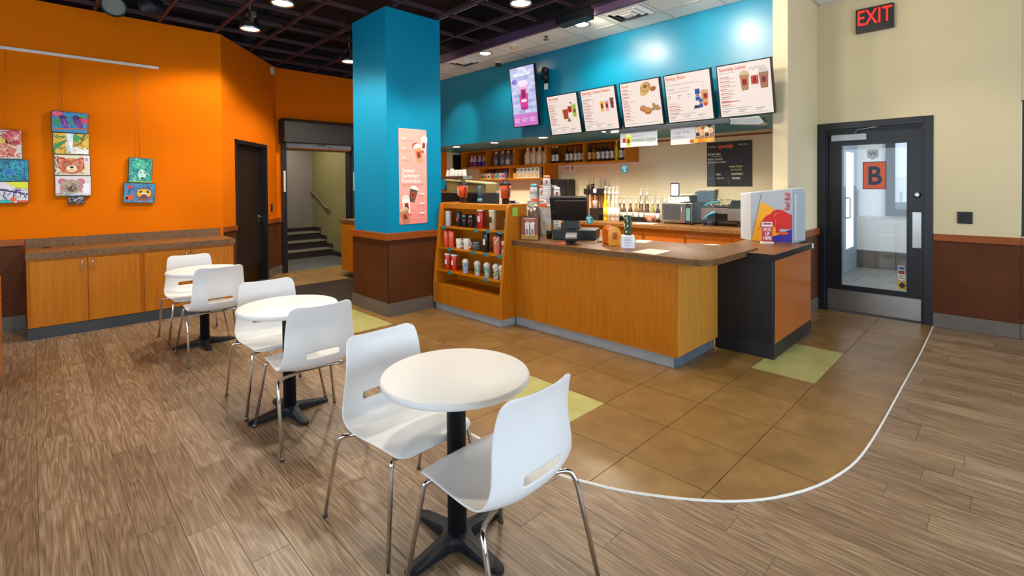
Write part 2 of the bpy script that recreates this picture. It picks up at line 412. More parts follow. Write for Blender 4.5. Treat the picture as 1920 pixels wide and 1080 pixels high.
def plank_mat():
    m, nt, b = new_mat('oak_vinyl_plank'); tc = N(nt, 'ShaderNodeTexCoord'); oi = N(nt, 'ShaderNodeObjectInfo')
    ml = N(nt, 'ShaderNodeMath', operation='MULTIPLY'); ml.inputs[1].default_value = 83.0; nt.links.new(oi.outputs['Random'], ml.inputs[0])
    cv = N(nt, 'ShaderNodeCombineXYZ'); 
    for k in range(3): nt.links.new(ml.outputs[0], cv.inputs[k])
    ad = N(nt, 'ShaderNodeVectorMath', operation='ADD'); nt.links.new(tc.outputs['Object'], ad.inputs[0]); nt.links.new(cv.outputs[0], ad.inputs[1])
    m1 = N(nt, 'ShaderNodeMapping'); m1.inputs['Scale'].default_value = (.75, 8.0, 1); nt.links.new(ad.outputs[0], m1.inputs['Vector'])
    n1 = N(nt, 'ShaderNodeTexNoise'); n1.inputs['Scale'].default_value = 1.3; n1.inputs['Detail'].default_value = 2; nt.links.new(m1.outputs[0], n1.inputs['Vector'])
    # cathedral rings: bands of the smooth noise field
    mu = N(nt, 'ShaderNodeMath', operation='MULTIPLY'); mu.inputs[1].default_value = 70.0; nt.links.new(n1.outputs['Fac'], mu.inputs[0])
    sn = N(nt, 'ShaderNodeMath', operation='SINE'); nt.links.new(mu.outputs[0], sn.inputs[0])
    m2 = N(nt, 'ShaderNodeMapping'); m2.inputs['Scale'].default_value = (4, 150, 1); nt.links.new(ad.outputs[0], m2.inputs['Vector'])
    n2 = N(nt, 'ShaderNodeTexNoise'); n2.inputs['Scale'].default_value = 1; n2.inputs['Detail'].default_value = 4; n2.inputs['Roughness'].default_value = 0.7; nt.links.new(m2.outputs[0], n2.inputs['Vector'])
    a1 = N(nt, 'ShaderNodeMath', operation='MULTIPLY_ADD'); a1.inputs[1].default_value = 0.075; nt.links.new(sn.outputs[0], a1.inputs[0]); nt.links.new(n2.outputs['Fac'], a1.inputs[2])
    a2 = N(nt, 'ShaderNodeMath', operation='MULTIPLY_ADD'); a2.inputs[1].default_value = 0.15; nt.links.new(oi.outputs['Random'], a2.inputs[0]); nt.links.new(a1.outputs[0], a2.inputs[2])
    rp = N(nt, 'ShaderNodeValToRGB'); e = rp.color_ramp.elements; e[0].position = 0.32; e[1].position = 0.84
    e[0].color = (*lin('5E4832'), 1); e[1].color = (*lin('AF977C'), 1); k = rp.color_ramp.elements.new(0.58); k.color = (*lin('876C50'), 1)
    nt.links.new(a2.outputs[0], rp.inputs[0]); nt.links.new(rp.outputs[0], b.inputs['Base Color'])
    b.inputs['Roughness'].default_value = 0.42
    bp = N(nt, 'ShaderNodeBump'); bp.inputs['Strength'].default_value = 0.12; bp.inputs['Distance'].default_value = 0.001; nt.links.new(a1.outputs[0], bp.inputs['Height']); nt.links.new(bp.outputs[0], b.inputs['Normal'])
    return m
def tile_mat(name, c1, c2, c3, rough=0.33):
    m, nt, b = new_mat(name); tc = N(nt, 'ShaderNodeTexCoord'); oi = N(nt, 'ShaderNodeObjectInfo')
    ml = N(nt, 'ShaderNodeMath', operation='MULTIPLY'); ml.inputs[1].default_value = 41.0; nt.links.new(oi.outputs['Random'], ml.inputs[0])
    cv = N(nt, 'ShaderNodeCombineXYZ')
    for k in range(3): nt.links.new(ml.outputs[0], cv.inputs[k])
    ad = N(nt, 'ShaderNodeVectorMath', operation='ADD'); nt.links.new(tc.outputs['Object'], ad.inputs[0]); nt.links.new(cv.outputs[0], ad.inputs[1])
    n1 = N(nt, 'ShaderNodeTexNoise'); n1.inputs['Scale'].default_value = 5.5; n1.inputs['Detail'].default_value = 8; n1.inputs['Roughness'].default_value = 0.6; n1.inputs['Distortion'].default_value = 0.5; nt.links.new(ad.outputs[0], n1.inputs['Vector'])
    a2 = N(nt, 'ShaderNodeMath', operation='MULTIPLY_ADD'); a2.inputs[1].default_value = 0.10; nt.links.new(oi.outputs['Random'], a2.inputs[0]); nt.links.new(n1.outputs['Fac'], a2.inputs[2])
    rp = N(nt, 'ShaderNodeValToRGB'); e = rp.color_ramp.elements; e[0].position = 0.35; e[1].position = 0.8; e[0].color = (*lin(c1), 1); e[1].color = (*lin(c3), 1)
    k = rp.color_ramp.elements.new(0.56); k.color = (*lin(c2), 1)
    nt.links.new(a2.outputs[0], rp.inputs[0]); nt.links.new(rp.outputs[0], b.inputs['Base Color']); b.inputs['Roughness'].default_value = rough
    return m
M['plank'] = plank_mat()
M['tile'] = tile_mat('brown_stone_tile', '7C5C32', '8B693A', '9C7A48')
M['tilegreen'] = tile_mat('green_stone_tile', 'A2A25E', 'B0AE6A', 'BEBA80')

floor = struct('floor', MB().box(-9.0, 3.0, -3.5, 7.3, -0.06, -0.0065), plain('grout_brown', '4A3A28', 0.8))
PW, PL = 0.152, 0.914
pm = mesh_of('plank', MB().box(-PL/2+.0006, PL/2-.0006, -PW/2+.0006, PW/2-.0006, -0.006, 0.0), M['plank'], Vector((0,0,0)), bevel=0.0007, seg=1)
half = {}
def add_plank(x, y, me=pm):
    o = bpy.data.objects.new('plank', me); COL.objects.link(o); o.parent = floor; o.location = (x, y, 0)
fwd2 = Vector((_fw.x, _fw.y)).normalized(); rt2 = Vector((_rt.x, _rt.y))
far_mb = MB(); npl = 0
rng = random.Random(3); row = 0; yy = -3.5 + PW/2
while yy < 6.72:
    off = rng.random()*PL; x = -9.0 - off
    while x < 3.0:
        cx = x + PL/2
        allin = all(inside_tile(cx + a*PL/2, yy + b*PW/2) for a in (-1, 0, 1) for b in (-1, 1)) or (cx < -7.6 and yy > 1.9)
        if not allin:
            seen = False
            for a in (-1, -.5, 0, .5, 1):
                q = Vector((cx + a*PL/2, yy)); d = q.dot(fwd2); l = q.dot(rt2)
                if d > 1.7 and abs(l/d) < 1.09: seen = True
            if seen and cx > -7.9: add_plank(cx, yy); npl += 1
            else: far_mb.box(max(cx-PL/2, -8.99), min(cx+PL/2, 2.99), yy-PW/2+.001, yy+PW/2-.001, -0.006, 0.0)
        x += PL
    yy += PW; row += 1
o = obj('plank_rest', far_mb, M['plank'], floor); o['kind'] = 'stuff'
TP = 0.4585
greens = set()
for i in range(-20, 3):
    for j in range(-2, 13):
        x1 = -1.0305 + i*TP; x0 = x1 - TP; y0 = 2.328 + j*TP; y1 = y0 + TP
        pts = clip_to_region((x0+.0022, x1-.0022, y0+.0022, y1-.0022), STRIP_POLY)
        if len(pts) < 3: continue
        ar = abs(sum(pts[k-1][0]*pts[k][1]-pts[k][0]*pts[k-1][1] for k in range(len(pts))))/2
        if ar < 0.0015: continue
        c = ((x0+x1)/2, (y0+y1)/2)
        if c[0] < -5.6 and c[1] > 3.9 and c[0] > -8.0: continue
        g = (i, j) in ((0, 4), (0, 5), (-2, 0), (-3, 0), (-8, 0), (-9, 0))
        mb = MB().prism(pts, 'z', -0.006, 0.004)
        o = obj('tile', mb, M['tilegreen' if g else 'tile'], floor)
strip = MB()
Ls, Rs = [], []
for i, p in enumerate(STRIP_S):
    a = STRIP_S[max(i-1, 0)]; b = STRIP_S[min(i+1, len(STRIP_S)-1)]; d = Vector((b[0]-a[0], b[1]-a[1])).normalized(); n = Vector((-d.y, d.x))*0.0058
    Ls.append((p[0]+n.x, p[1]+n.y)); Rs.append((p[0]-n.x, p[1]-n.y))
vsx = []
for l, r_ in zip(Ls, Rs): vsx += [(l[0], l[1], 0), (l[0]*.7+r_[0]*.3, l[1]*.7+r_[1]*.3, .008), (l[0]*.3+r_[0]*.7, l[1]*.3+r_[1]*.7, .008), (r_[0], r_[1], 0)]
fsx = []
for i in range(len(Ls)-1):
    for k in range(3): fsx.append((i*4+k, i*4+k+1, i*4+k+5, i*4+k+4))
strip.add(vsx, fsx)
struct('trim_1', strip, plain('pale_edge_strip', 'E9E6DF', 0.35))

# ------------------------------------------------------------------ walls
CZ = 3.56
wall_left = struct('wall_left', MB().box(-7.60, -7.45, -3.5, 1.84, 0, CZ), M['orange'])
def wainscot(parent, x0, x1, y0, y1, nx, ny, cuts=(), rail=True):
    """panel, rail and base on an axis-aligned wall face; (nx, ny) is its outward normal; returns nothing"""
    def slab(t, z0, z1, ex=0):
        if nx: return MB().box(min(x0, x0+nx*t), max(x0, x0+nx*t), y0-ex, y1+ex, z0, z1)
        return MB().box(x0-ex, x1+ex, min(y0, y0+ny*t), max(y0, y0+ny*t), z0, z1)
    obj('wainscot_panel', slab(.008, 0.14, .90), M['wains'], parent)
    obj('chair_rail', slab(.028, .895, .965), M['cherry'], parent, bevel=.004)
    obj('baseboard', slab(.014, 0.0, .145), M['base'], parent, bevel=.003)
wainscot(wall_left, -7.45, -7.45, -3.49, -0.07, 1, 0)
# diagonal wall with the black door: frame A -> B
A = Vector((-7.45, 1.84, 0)); B = Vector((-8.885, 3.03, 0)); L = (B-A).length; ang = math.atan2(B.y-A.y, B.x-A.x)
DM = Matrix.Translation(A) @ Matrix.Rotation(ang, 4, 'Z')      # local x along the wall, local -y faces ... room side is +? (left of A->B is behind)
D0, D1, DH = 0.335, 1.435, 2.19
D0, D1, DH = 0.355, 1.445, 2.19
wall_diag = struct('wall_diagonal', MB().box(0, D0, 0, .16, 0, CZ).merge(MB().box(D1, L, 0, .16, 0, CZ)).merge(MB().box(D0, D1, 0, .16, DH, CZ)).xf(DM), M['orange'])
for a, b in ((0.0, D0), (D1, L)):
    obj('wainscot_panel', MB().box(a, b, -.008, 0, .14, .90).xf(DM), M['wains'], wall_diag)
    obj('chair_rail', MB().box(a, b, -.028, 0, .895, .965).xf(DM), M['cherry'], wall_diag, bevel=.004)
    obj('baseboard', MB().box(a, b, -.014, 0, 0, .145).xf(DM), M['base'], wall_diag, bevel=.003)
d1 = bpy.data.objects.new('door_1', None); COL.objects.link(d1); d1.location = DM @ Vector(((D0+D1)/2, 0.05, 0)); ORG[d1.name] = Vector(d1.location); d1['kind'] = 'structure'; d1['label'] = 'dark brown flush door in black frame on the orange wall'
fr = MB().box(D0, D0+.055, -.012, .15, 0, DH).merge(MB().box(D1-.055, D1, -.012, .15, 0, DH)).merge(MB().box(D0, D1, -.012, .15, DH-.055, DH))
obj('door_frame', fr.xf(DM), M['black'], d1, bevel=.003)
leaf = obj('door_leaf', MB().box(D0+.058, D1-.058, .085, .125, .008, DH-.058).xf(DM), M['doorbrown'], d1)
obj('kick_plate', MB().box(D0+.10, D1-.075, .0825, .085, .02, .30).xf(DM), plain('bronze_plate', '5A4630', 0.35, 1.0, var=.1), leaf)
hx = D1 - .13
lv = MB().tube([(hx, .085, 1.03), (hx, .03, 1.03)], .011).tube(fillet([(hx, .035, 1.03), (hx, .025, 1.03), (hx-.11, .025, 1.03)], .012), .009).lathe([(.028, 0), (.028, .008)], 0, 0, 16)
n_ = 3*16*0
lv2 = MB().tube([(hx, .085, 1.03), (hx, .028, 1.03)], .011).tube([(hx+.01, .028, 1.03), (hx-.11, .028, 1.03)], .009)
lv2.tube([(hx, .086, 1.03), (hx, .078, 1.03)], .03, 16).tube([(hx, .086, .965), (hx, .078, .965)], .02, 14)
obj('lever_handle', lv2.xf(DM), M['chrome'], leaf)
single('light_switch', MB().box(1.575, 1.635, -.012, 0, 1.095, 1.215).merge(MB().box(1.593, 1.617, -.018, -.012, 1.13, 1.18)).xf(DM), M['blackplastic'], 'small black wall switch right of the dark brown door', 'switch', bevel=.002)
single('motion_sensor', MB().box(1.62, 1.70, -.055, 0, 3.40, 3.52).xf(DM), plain('sensor_white', 'CFC9B8', .5), 'small off-white motion sensor high on the orange wall', 'sensor', bevel=.012)
# wall with the shutter opening
X3 = -8.885
OY0, OY1, OZ = 3.165, 4.385, 2.17
wall_far = struct('wall_far_left', MB().box(X3-.2, X3, 3.03, OY0, 0, CZ).merge(MB().box(X3-.2, X3, OY1, 7.3, 0, CZ)).merge(MB().box(X3-.2, X3, OY0, OY1, OZ, CZ)), M['orange'])
for a, b in ((3.03, OY0-.01), (OY1+.01, 6.8)):
    obj('wainscot_panel', MB().box(X3, X3+.008, a, b, .14, .90), M['wains'], wall_far)
    obj('chair_rail', MB().box(X3, X3+.028, a, b, .895, .965), M['cherry'], wall_far, bevel=.004)
    obj('baseboard', MB().box(X3, X3+.014, a, b, 0, .145), M['base'], wall_far, bevel=.003)
sh = thing('roll_shutter', 'black roll-down shutter housing above the stairway opening', 'shutter', (X3+.01, (OY0+OY1)/2, 0))
obj('housing', MB().prism([(X3+.002, 2.27), (X3+.26, 2.27), (X3+.26, 2.62), (X3+.2, 2.68), (X3+.002, 2.68)], 'y', 3.075, 4.56), plain('shutter_brown_black', '26211E', .45), sh, bevel=.006)
obj('housing_end', MB().box(X3+.002, X3+.10, 3.06, 3.074, 2.25, 2.66), M['black'], sh)
for k, (a, b) in enumerate(((OY0-.07, OY0+.005), (OY1-.005, OY1+.07))):
    g = obj('guide_rail', MB().box(X3+.002, X3+.07, a, b, 0, 2.265), M['black'], sh, bevel=.004)
    obj('warning_sticker', MB().box(X3+.0705, X3+.0715, a+.02, b-.02, 1.42, 1.78), plain('sticker_white', 'DDD8CC', .5), g)
obj('jamb_liner', MB().box(X3-.2, X3+.001, OY1-.014, OY1-.0005, 0.005, OZ).merge(MB().box(X3-.2, X3+.001, OY0+.0005, OY0+.014, 0.005, OZ)).merge(MB().box(X3-.2, X3+.001, OY0+.014, OY1-.014, OZ-.014, OZ-.0005)), M['black'], sh)
bb = obj('bottom_bar', MB().box(X3+.02, X3+.05, OY0+.01, OY1-.01, 2.19, 2.265), M['silver'], sh)
pr = Print((X3+.05, OY0+.55, 2.21), (0, 1, 0), (0, 0, 1)); pr.bars(0, .03, [.16], .018, .02, '2A2A2A', 0).rect(.2, .0, .26, .015, '333333', 0); pr.build('printed_marks', M['printm'], bb)
# corridor with the stair
cor = struct('wall_corridor', MB().box(-11.6, X3-.2, 4.70, 4.80, 0, 2.9), M['olive'])
struct('wall_corridor_end', MB().box(-11.56, -11.46, 2.66, 4.699, 0, 2.9), M['grey'])
struct('ceiling_corridor', MB().box(-11.6, X3-.2, 2.5, 4.8, 2.75, 2.8), M['white'])
struct('wall_corridor_side', MB().box(-11.6, X3-.2, 2.55, 2.65, 0, 2.9), M['grey'])
struct('floor_corridor', MB().box(-11.6, X3, 2.5, 4.8, -.06, 0.003), M['concrete'])
st = thing('staircase', 'dark stair of three steps climbing behind the shutter opening', 'stairs', (-10.9, 3.7, 0))
for k in range(3):
    x1 = -10.42 - k*.31; xe = x1-.31 if k < 2 else -11.455
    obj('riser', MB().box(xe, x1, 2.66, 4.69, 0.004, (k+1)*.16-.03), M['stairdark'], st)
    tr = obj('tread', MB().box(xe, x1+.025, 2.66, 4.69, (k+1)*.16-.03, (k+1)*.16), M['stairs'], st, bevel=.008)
    obj('nosing', MB().box(x1-.03, x1+.028, 2.67, 4.685, (k+1)*.16-.02, (k+1)*.16+.003), plain('stair_nosing_pale', '8A8272', .6), tr)
    obj('stringer', MB().box(xe, x1+.02, 4.675, 4.695, (k+1)*.16, (k+1)*.16+.09), M['stairdark'], st)
obj('skirting', MB().box(-11.452, -11.44, 2.67, 4.67, .48, .56), M['stairdark'], st)
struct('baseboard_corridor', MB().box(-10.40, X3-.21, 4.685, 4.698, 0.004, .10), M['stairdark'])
hr = thing('handrail', 'bronze handrail sloping along the olive corridor wall', 'handrail', (-10.9, 4.66, 1.0))
obj('rail', MB().tube(fillet([(-11.42, 4.64, 1.375), (-11.28, 4.64, 1.375), (-10.60, 4.64, 1.035), (-10.47, 4.64, 1.035)], .05), .021, 10), plain('rail_tan', '8A7A58', .35, .3), hr)
for x, z in ((-11.25, 1.36), (-10.62, 1.04)): obj('bracket', MB().tube([(x, 4.64, z-.01), (x, 4.645, z-.07), (x, 4.698, z-.08)], .009), M['steeldark'], hr)
_l = bpy.data.lights.new('corridor_light', 'AREA'); _l.shape = 'RECTANGLE'; _l.size = 1.4; _l.size_y = .5; _l.energy = 26; _l.color = (1, .95, .82)
_o = bpy.data.objects.new('corridor_light', _l); COL.objects.link(_o); _o.location = (-10.3, 3.8, 2.715)
cl_ = thing('corridor_ceiling_light', 'flat ceiling light panel inside the stair corridor', 'light', (-10.3, 3.8, 2.73)); obj('frame', MB().box(-11.05, -9.55, 3.50, 3.54, 2.72, 2.75).merge(MB().box(-11.05, -9.55, 4.06, 4.1, 2.72, 2.75)), M['white'], cl_)

# ------------------------------------------------------------------ blue column
cx0, cx1, cy0, cy1 = -5.80, -4.995, 2.905, 3.66
col_ = struct('column', MB().box(cx0, cx1, cy0, cy1, 0, CZ-.01), M['teal'])
for nm, t, z0, z1, mt, bv in (('wainscot_panel', .010, .15, .885, 'wains', 0), ('chair_rail', .045, .882, .962, 'cherry', .004), ('baseboard', .02, 0, .155, 'base', .003)):
    obj(nm, MB().box(cx0-t-.03, cx1+t, cy0-t, cy0-.0005, z0, z1), M[mt], col_, bevel=bv)
    obj(nm, MB().box(cx1+.0005, cx1+t, cy0-.0003, cy1-.02, z0, z1), M[mt], col_, bevel=bv)
obj('corner_strip', MB().box(cx1+.004, cx1+.014, cy0-.014, cy0-.004, .155, .882), M['black'], col_)

# ------------------------------------------------------------------ teal bulkhead, stub wall, back wall, door wall
TY, TZ = 5.60, 2.25
soff = struct('wall_bulkhead', MB().box(-8.88, -1.779, TY, 7.30, TZ, 3.56), M['tealg'])
stub = struct('wall_stub', MB().box(-1.778, -1.635, TY, 6.86, 0, 3.70), M['creamwarm'])
wainscot(stub, -1.635, -1.635, TY+.05, 6.69, 1, 0)
wall_back = struct('wall_back_bar', MB().box(-8.88, -1.70, 7.30, 7.42, 0, 2.6), M['creamwarm'])
obj('cream_return', MB().box(-8.884, -8.872, 6.67, 7.298, 0, 2.248), M['creamwarm'], wall_back)
fb = thing('framed_board', 'dark framed board at the far left of the bar wall', 'board', (-8.865, 6.95, 1.72)); obj('frame', MB().box(-8.871, -8.855, 6.83, 7.07, 1.72, 2.20), M['black'], fb, bevel=.003); obj('panel', MB().box(-8.855, -8.853, 6.85, 7.05, 1.745, 2.175), M['blackwood'], fb)
DX0, DX1 = -1.63, -0.585
wall_right = struct('wall_right', MB().box(DX1, 0.045, 6.70, 6.90, 0, 3.70).merge(MB().box(-1.634, DX1, 6.70, 6.90, 2.195, 3.70)), M['cream'])
wainscot(wall_right, DX1+.002, 0.045, 6.70, 6.70, 0, -1)
wall_w = struct('wall_window', MB().box(0.046, 3.0, 6.715, 6.90, 0, .98).merge(MB().box(.046, 3.0, 6.715, 6.90, 2.27, 3.7)).merge(MB().box(2.4, 3.0, 6.715, 6.9, .98, 2.27)), M['cream'])
wainscot(wall_w, 0.047, 2.99, 6.715, 6.715, 0, -1)
win = bpy.data.objects.new('window_1', None); COL.objects.link(win); win['kind'] = 'structure'; win.location = (1.2, 6.8, .98); ORG[win.name] = Vector((1.2, 6.8, .98))
obj('window_frame', MB().box(.05, .12, 6.70, 6.85, .985, 2.265).merge(MB().box(2.33, 2.4, 6.70, 6.85, .985, 2.265)).merge(MB().box(.12, 2.33, 6.7, 6.85, .985, 1.05)).merge(MB().box(.12, 2.33, 6.7, 6.85, 2.2, 2.265)), M['black'], win, bevel=.004)
obj('window_pane', MB().box(.12, 2.33, 6.79, 6.80, 1.05, 2.2), M['glass'], win)
# shop-front behind the camera: piers, sills and headers round large openings
struct('wall_front', MB().box(-7.6, 3.0, -3.6, -3.45, 0, .5).merge(MB().box(-7.6, 3.0, -3.6, -3.45, 2.95, 3.7)).merge(MB().box(-7.6, -6.7, -3.6, -3.45, .5, 2.95)).merge(MB().box(.9, 3.0, -3.6, -3.45, .5, 2.95)), M['cream'])
struct('wall_side', MB().box(2.95, 3.1, -3.6, 6.9, 0, .5).merge(MB().box(2.95, 3.1, -3.6, 6.9, 2.95, 3.7)).merge(MB().box(2.95, 3.1, -3.6, -2.2, .5, 2.95)).merge(MB().box(2.95, 3.1, 6.0, 6.9, .5, 2.95)), M['cream'])
# ------------------------------------------------------------------ glass entrance door
d2 = bpy.data.objects.new('door_2', None); COL.objects.link(d2); d2['kind'] = 'structure'; d2.location = (-1.1, 6.78, 0); ORG[d2.name] = Vector((-1.1, 6.78, 0)); d2['label'] = 'black framed glass entrance door with orange B sticker'
obj('door_frame', MB().box(-1.632, -1.556, 6.685, 6.90, 0, 2.192).merge(MB().box(-.662, DX1, 6.685, 6.90, 0, 2.192)).merge(MB().box(-1.556, -.662, 6.685, 6.90, 2.118, 2.192)), M['black'], d2, bevel=.005)
obj('door_stop', MB().box(-1.556, -1.535, 6.72, 6.77, 0, 2.118).merge(MB().box(-.683, -.662, 6.72, 6.77, 0, 2.118)).merge(MB().box(-1.535, -.683, 6.72, 6.77, 2.097, 2.118)), M['black'], d2)
lf = obj('door_leaf', MB().box(-1.552, -1.42, 6.775, 6.82, .008, 2.114).merge(MB().box(-.795, -.666, 6.775, 6.82, .008, 2.114)).merge(MB().box(-1.42, -.795, 6.775, 6.82, .008, .295)).merge(MB().box(-1.42, -.795, 6.775, 6.82, 1.945, 2.114)), M['black'], d2)
obj('glazing_bead', MB().box(-1.42, -1.405, 6.768, 6.80, .295, 1.945).merge(MB().box(-.81, -.795, 6.768, 6.8, .295, 1.945)).merge(MB().box(-1.405, -.81, 6.768, 6.8, .295, .31)).merge(MB().box(-1.405, -.81, 6.768, 6.8, 1.93, 1.945)), M['black'], lf)
gp = obj('glass_pane', MB().box(-1.405, -.81, 6.79, 6.796, .31, 1.93), M['glass'], d2)
obj('kick_plate', MB().box(-1.545, -.673, 6.769, 6.775, .012, .248), M['steel'], lf, bevel=.0015)
obj('push_plate', MB().box(-.762, -.668, 6.769, 6.775, .795, 1.178), M['steel'], lf, bevel=.0015)
obj('lock_cylinder', MB().lathe([(.034, 0), (.034, .008), (.016, .014)], 0, 0, 20).xf(Matrix.Translation((-.722, 6.775, 1.365)) @ Matrix.Rotation(R(90), 4, 'X')), M['steel'], lf)
cl = obj('door_closer', MB().box(-1.50, -1.165, 6.72, 6.775, 1.985, 2.055), M['silver'], lf, bevel=.006)
obj('closer_arm', MB().box(-1.33, -1.0, 6.70, 6.714, 2.13, 2.15).merge(MB().tube([(-1.27, 6.71, 2.06), (-1.24, 6.705, 2.10), (-1.02, 6.705, 2.125)], .007)), M['steel'], cl)
pr = Print((-1.205, 6.789, 1.425), (1, 0, 0), (0, 0, 1)); pr.rect(0, 0, .215, .31, 'D9603A', 0).rect(0, 0, .215, .008, '26384A', 1).rect(0, .302, .215, .31, '26384A', 1).rect(0, 0, .008, .31, '26384A', 1).rect(.207, 0, .215, .31, '26384A', 1)
pr.text('B', .108, .055, .29, '1F3A55', 2, 'C', .85, .022); pr.build('logo_sticker', M['printm'], gp)
pr = Print((-1.165, 6.789, 1.756), (1, 0, 0), (0, 0, 1)); pr.poly([(0, .12), (.105, .12), (.105, .03), (.05, 0), (0, .03)], 'AEB6BA', 0).text('W', .052, .045, .075, '6C7880', 1, 'C', 1, .022); pr.build('shield_sticker', M['printm'], gp)
pr = Print((-.885, 6.789, .33), (1, 0, 0), (0, 0, 1)); pr.rect(0, 0, .07, .09, 'D7A51C', 0).poly([(.035, .085), (.065, .045), (.035, .005), (.005, .045)], '3A2E10', 1).rect(.0, .1, .06, .26, 'DDD6CC', 0).rect(.005, .215, .055, .25, '3C5E9E', 1).rect(.005, .17, .055, .205, '20140E', 1).rect(.012, .18, .048, .196, 'D23A20', 2).bars(.01, .15, [.04, .03, .04], .006, .016, '5A544C', 1); pr.build('payment_stickers', M['printm'], gp)
# vestibule behind the door
struct('wall_vestibule', MB().box(-2.1, 1.2, 10.6, 10.7, 0, 3.0), M['white'])
struct('wall_vestibule_left', MB().box(-2.1, -2.0, 7.45, 9.55, 0, 3.0).merge(MB().box(-2.1, -2.0, 9.55, 10.6, 2.2, 3.0)).merge(MB().box(-2.1, -2.0, 10.52, 10.6, 0, 2.2)), M['white'])
struct('wall_vestibule_right', MB().box(.6, .7, 6.9, 10.6, 0, .5).merge(MB().box(.6, .7, 6.9, 10.6, 2.7, 3.0)), M['white'])
struct('ceiling_vestibule', MB().box(-2.1, 1.2, 6.9, 10.7, 3.0, 3.05), M['white'])
fv = struct('floor_vestibule', MB().box(-2.1, 1.2, 6.70, 10.7, -.06, -0.004), plain('grout_grey', '5C5C58', .8))
for i in range(9):
    for j in range(12): obj('floor_tile', MB().box(-2.0+i*.305+.002, -2.0+(i+1)*.305-.002, 6.9+j*.305+.002, 6.9+(j+1)*.305-.002, -.01, 0.0), M['floor_grey'] if 'floor_grey' in M else M.setdefault('floor_grey', tile_mat('grey_tile', '6E706C', '83857F', '9A9B94', .4)), fv)
bt = struct('baseboard_vestibule', MB().box(-2.0, .6, 10.592, 10.598, 0, .30), plain('tile_grout', '9A968E', .8))
for i in range(9): obj('base_tile', MB().box(-1.98+i*.285+.004, -1.98+(i+1)*.285-.004, 10.58, 10.594, .006, .295), plain('base_tile_grey', '6B675F', .4, var=.1), bt)
w2 = bpy.data.objects.new('window_2', None); COL.objects.link(w2); w2['kind'] = 'structure'; w2.location = (-1.0, 10.55, 1.1); ORG[w2.name] = Vector((-1.0, 10.55, 1.1))
obj('window_frame', MB().box(-1.55, -1.42, 10.54, 10.6, .92, 2.85).merge(MB().box(-.4, -.3, 10.54, 10.6, .92, 2.85)).merge(MB().box(-1.42, -.4, 10.54, 10.6, .92, 1.04)).merge(MB().box(-1.42, -.4, 10.54, 10.6, 2.75, 2.85)), plain('window_frame_dark', '2A3038', .4), w2)
pr = Print((-1.42, 10.585, 1.04), (1, 0, 0), (0, 0, 1)); pr.rect(0, 0, 1.02, 1.71, 'C9D2F0', 0).rect(0, 0, 1.02, .55, 'B8C4C8', 1).rect(0, .0, 1.02, .12, '5E6C74', 2)
for k in range(8): pr.rect(.06+k*.12, .12, .1+k*.12+.05*(k % 2), .3+.07*((k*5) % 4), ('8FA2A8', 'E6ECEC', '6C7C84')[k % 3], 3)
pr.rect(.15, .42, .62, .78, 'C3CBC4', 4).bars(.2, .72, [.36, .3, .36, .28, .34, .3], .012, .045, '96A09C', 5)
pr.build('window_pane', attr('glowing_window_view', .1, emit=.55), w2)  # outside view drawn on a pane that emits its own brightness
od = bpy.data.objects.new('door_3', None); COL.objects.link(od); od['kind'] = 'structure'; od.location = (-2.0, 10.0, 0); ORG[od.name] = Vector((-2.0, 10.0, 0)); od['label'] = 'grey outer door with tall glass pane and pull handle'
gm = plain('grey_door', '8A98A4', .4)
obj('door_leaf', MB().box(-2.0, -1.955, 9.56, 9.72, 0.005, 2.19).merge(MB().box(-2.0, -1.955, 10.36, 10.52, .005, 2.19)).merge(MB().box(-2.0, -1.955, 9.72, 10.36, .005, .38)).merge(MB().box(-2.0, -1.955, 9.72, 10.36, 2.02, 2.19)), gm, od)
obj('glass_pane', MB().box(-1.982, -1.974, 9.72, 10.36, .38, 2.02), emis('glowing_daylight_pane', 'D8E2F4', 1.0), od)  # pane glows by itself in place of bright outdoors behind glass
obj('pull_handle', MB().tube(fillet([(-1.955, 9.64, .92), (-1.88, 9.64, .92), (-1.88, 9.64, 1.25), (-1.955, 9.64, 1.25)], .03), .013), M['white'], od)
ex = thing('exit_sign', 'black wall sign with glowing red EXIT letters above the glass door', 'sign', (-1.08, 6.69, 3.17))
obj('housing', MB().box(-1.25, -.91, 6.645, 6.699, 3.17, 3.435), M['black'], ex, bevel=.008)
pr = Print((-1.25, 6.6445, 3.17), (1, 0, 0), (0, 0, 1)); pr.text('EXIT', .17, .08, .235, 'FF1408', 0, 'C', .66, .0); pr.build('letters', M['red'], ex)
th = thing('wall_plate', 'square black wall plate above the brown wainscot', 'plate', (-.343, 6.695, 1.08))
obj('plate', MB().box(-.40, -.286, 6.688, 6.699, 1.08, 1.20), M['blackplastic'], th, bevel=.004); obj('inset', MB().box(-.385, -.30, 6.684, 6.689, 1.095, 1.185), M['blackwood'], th)
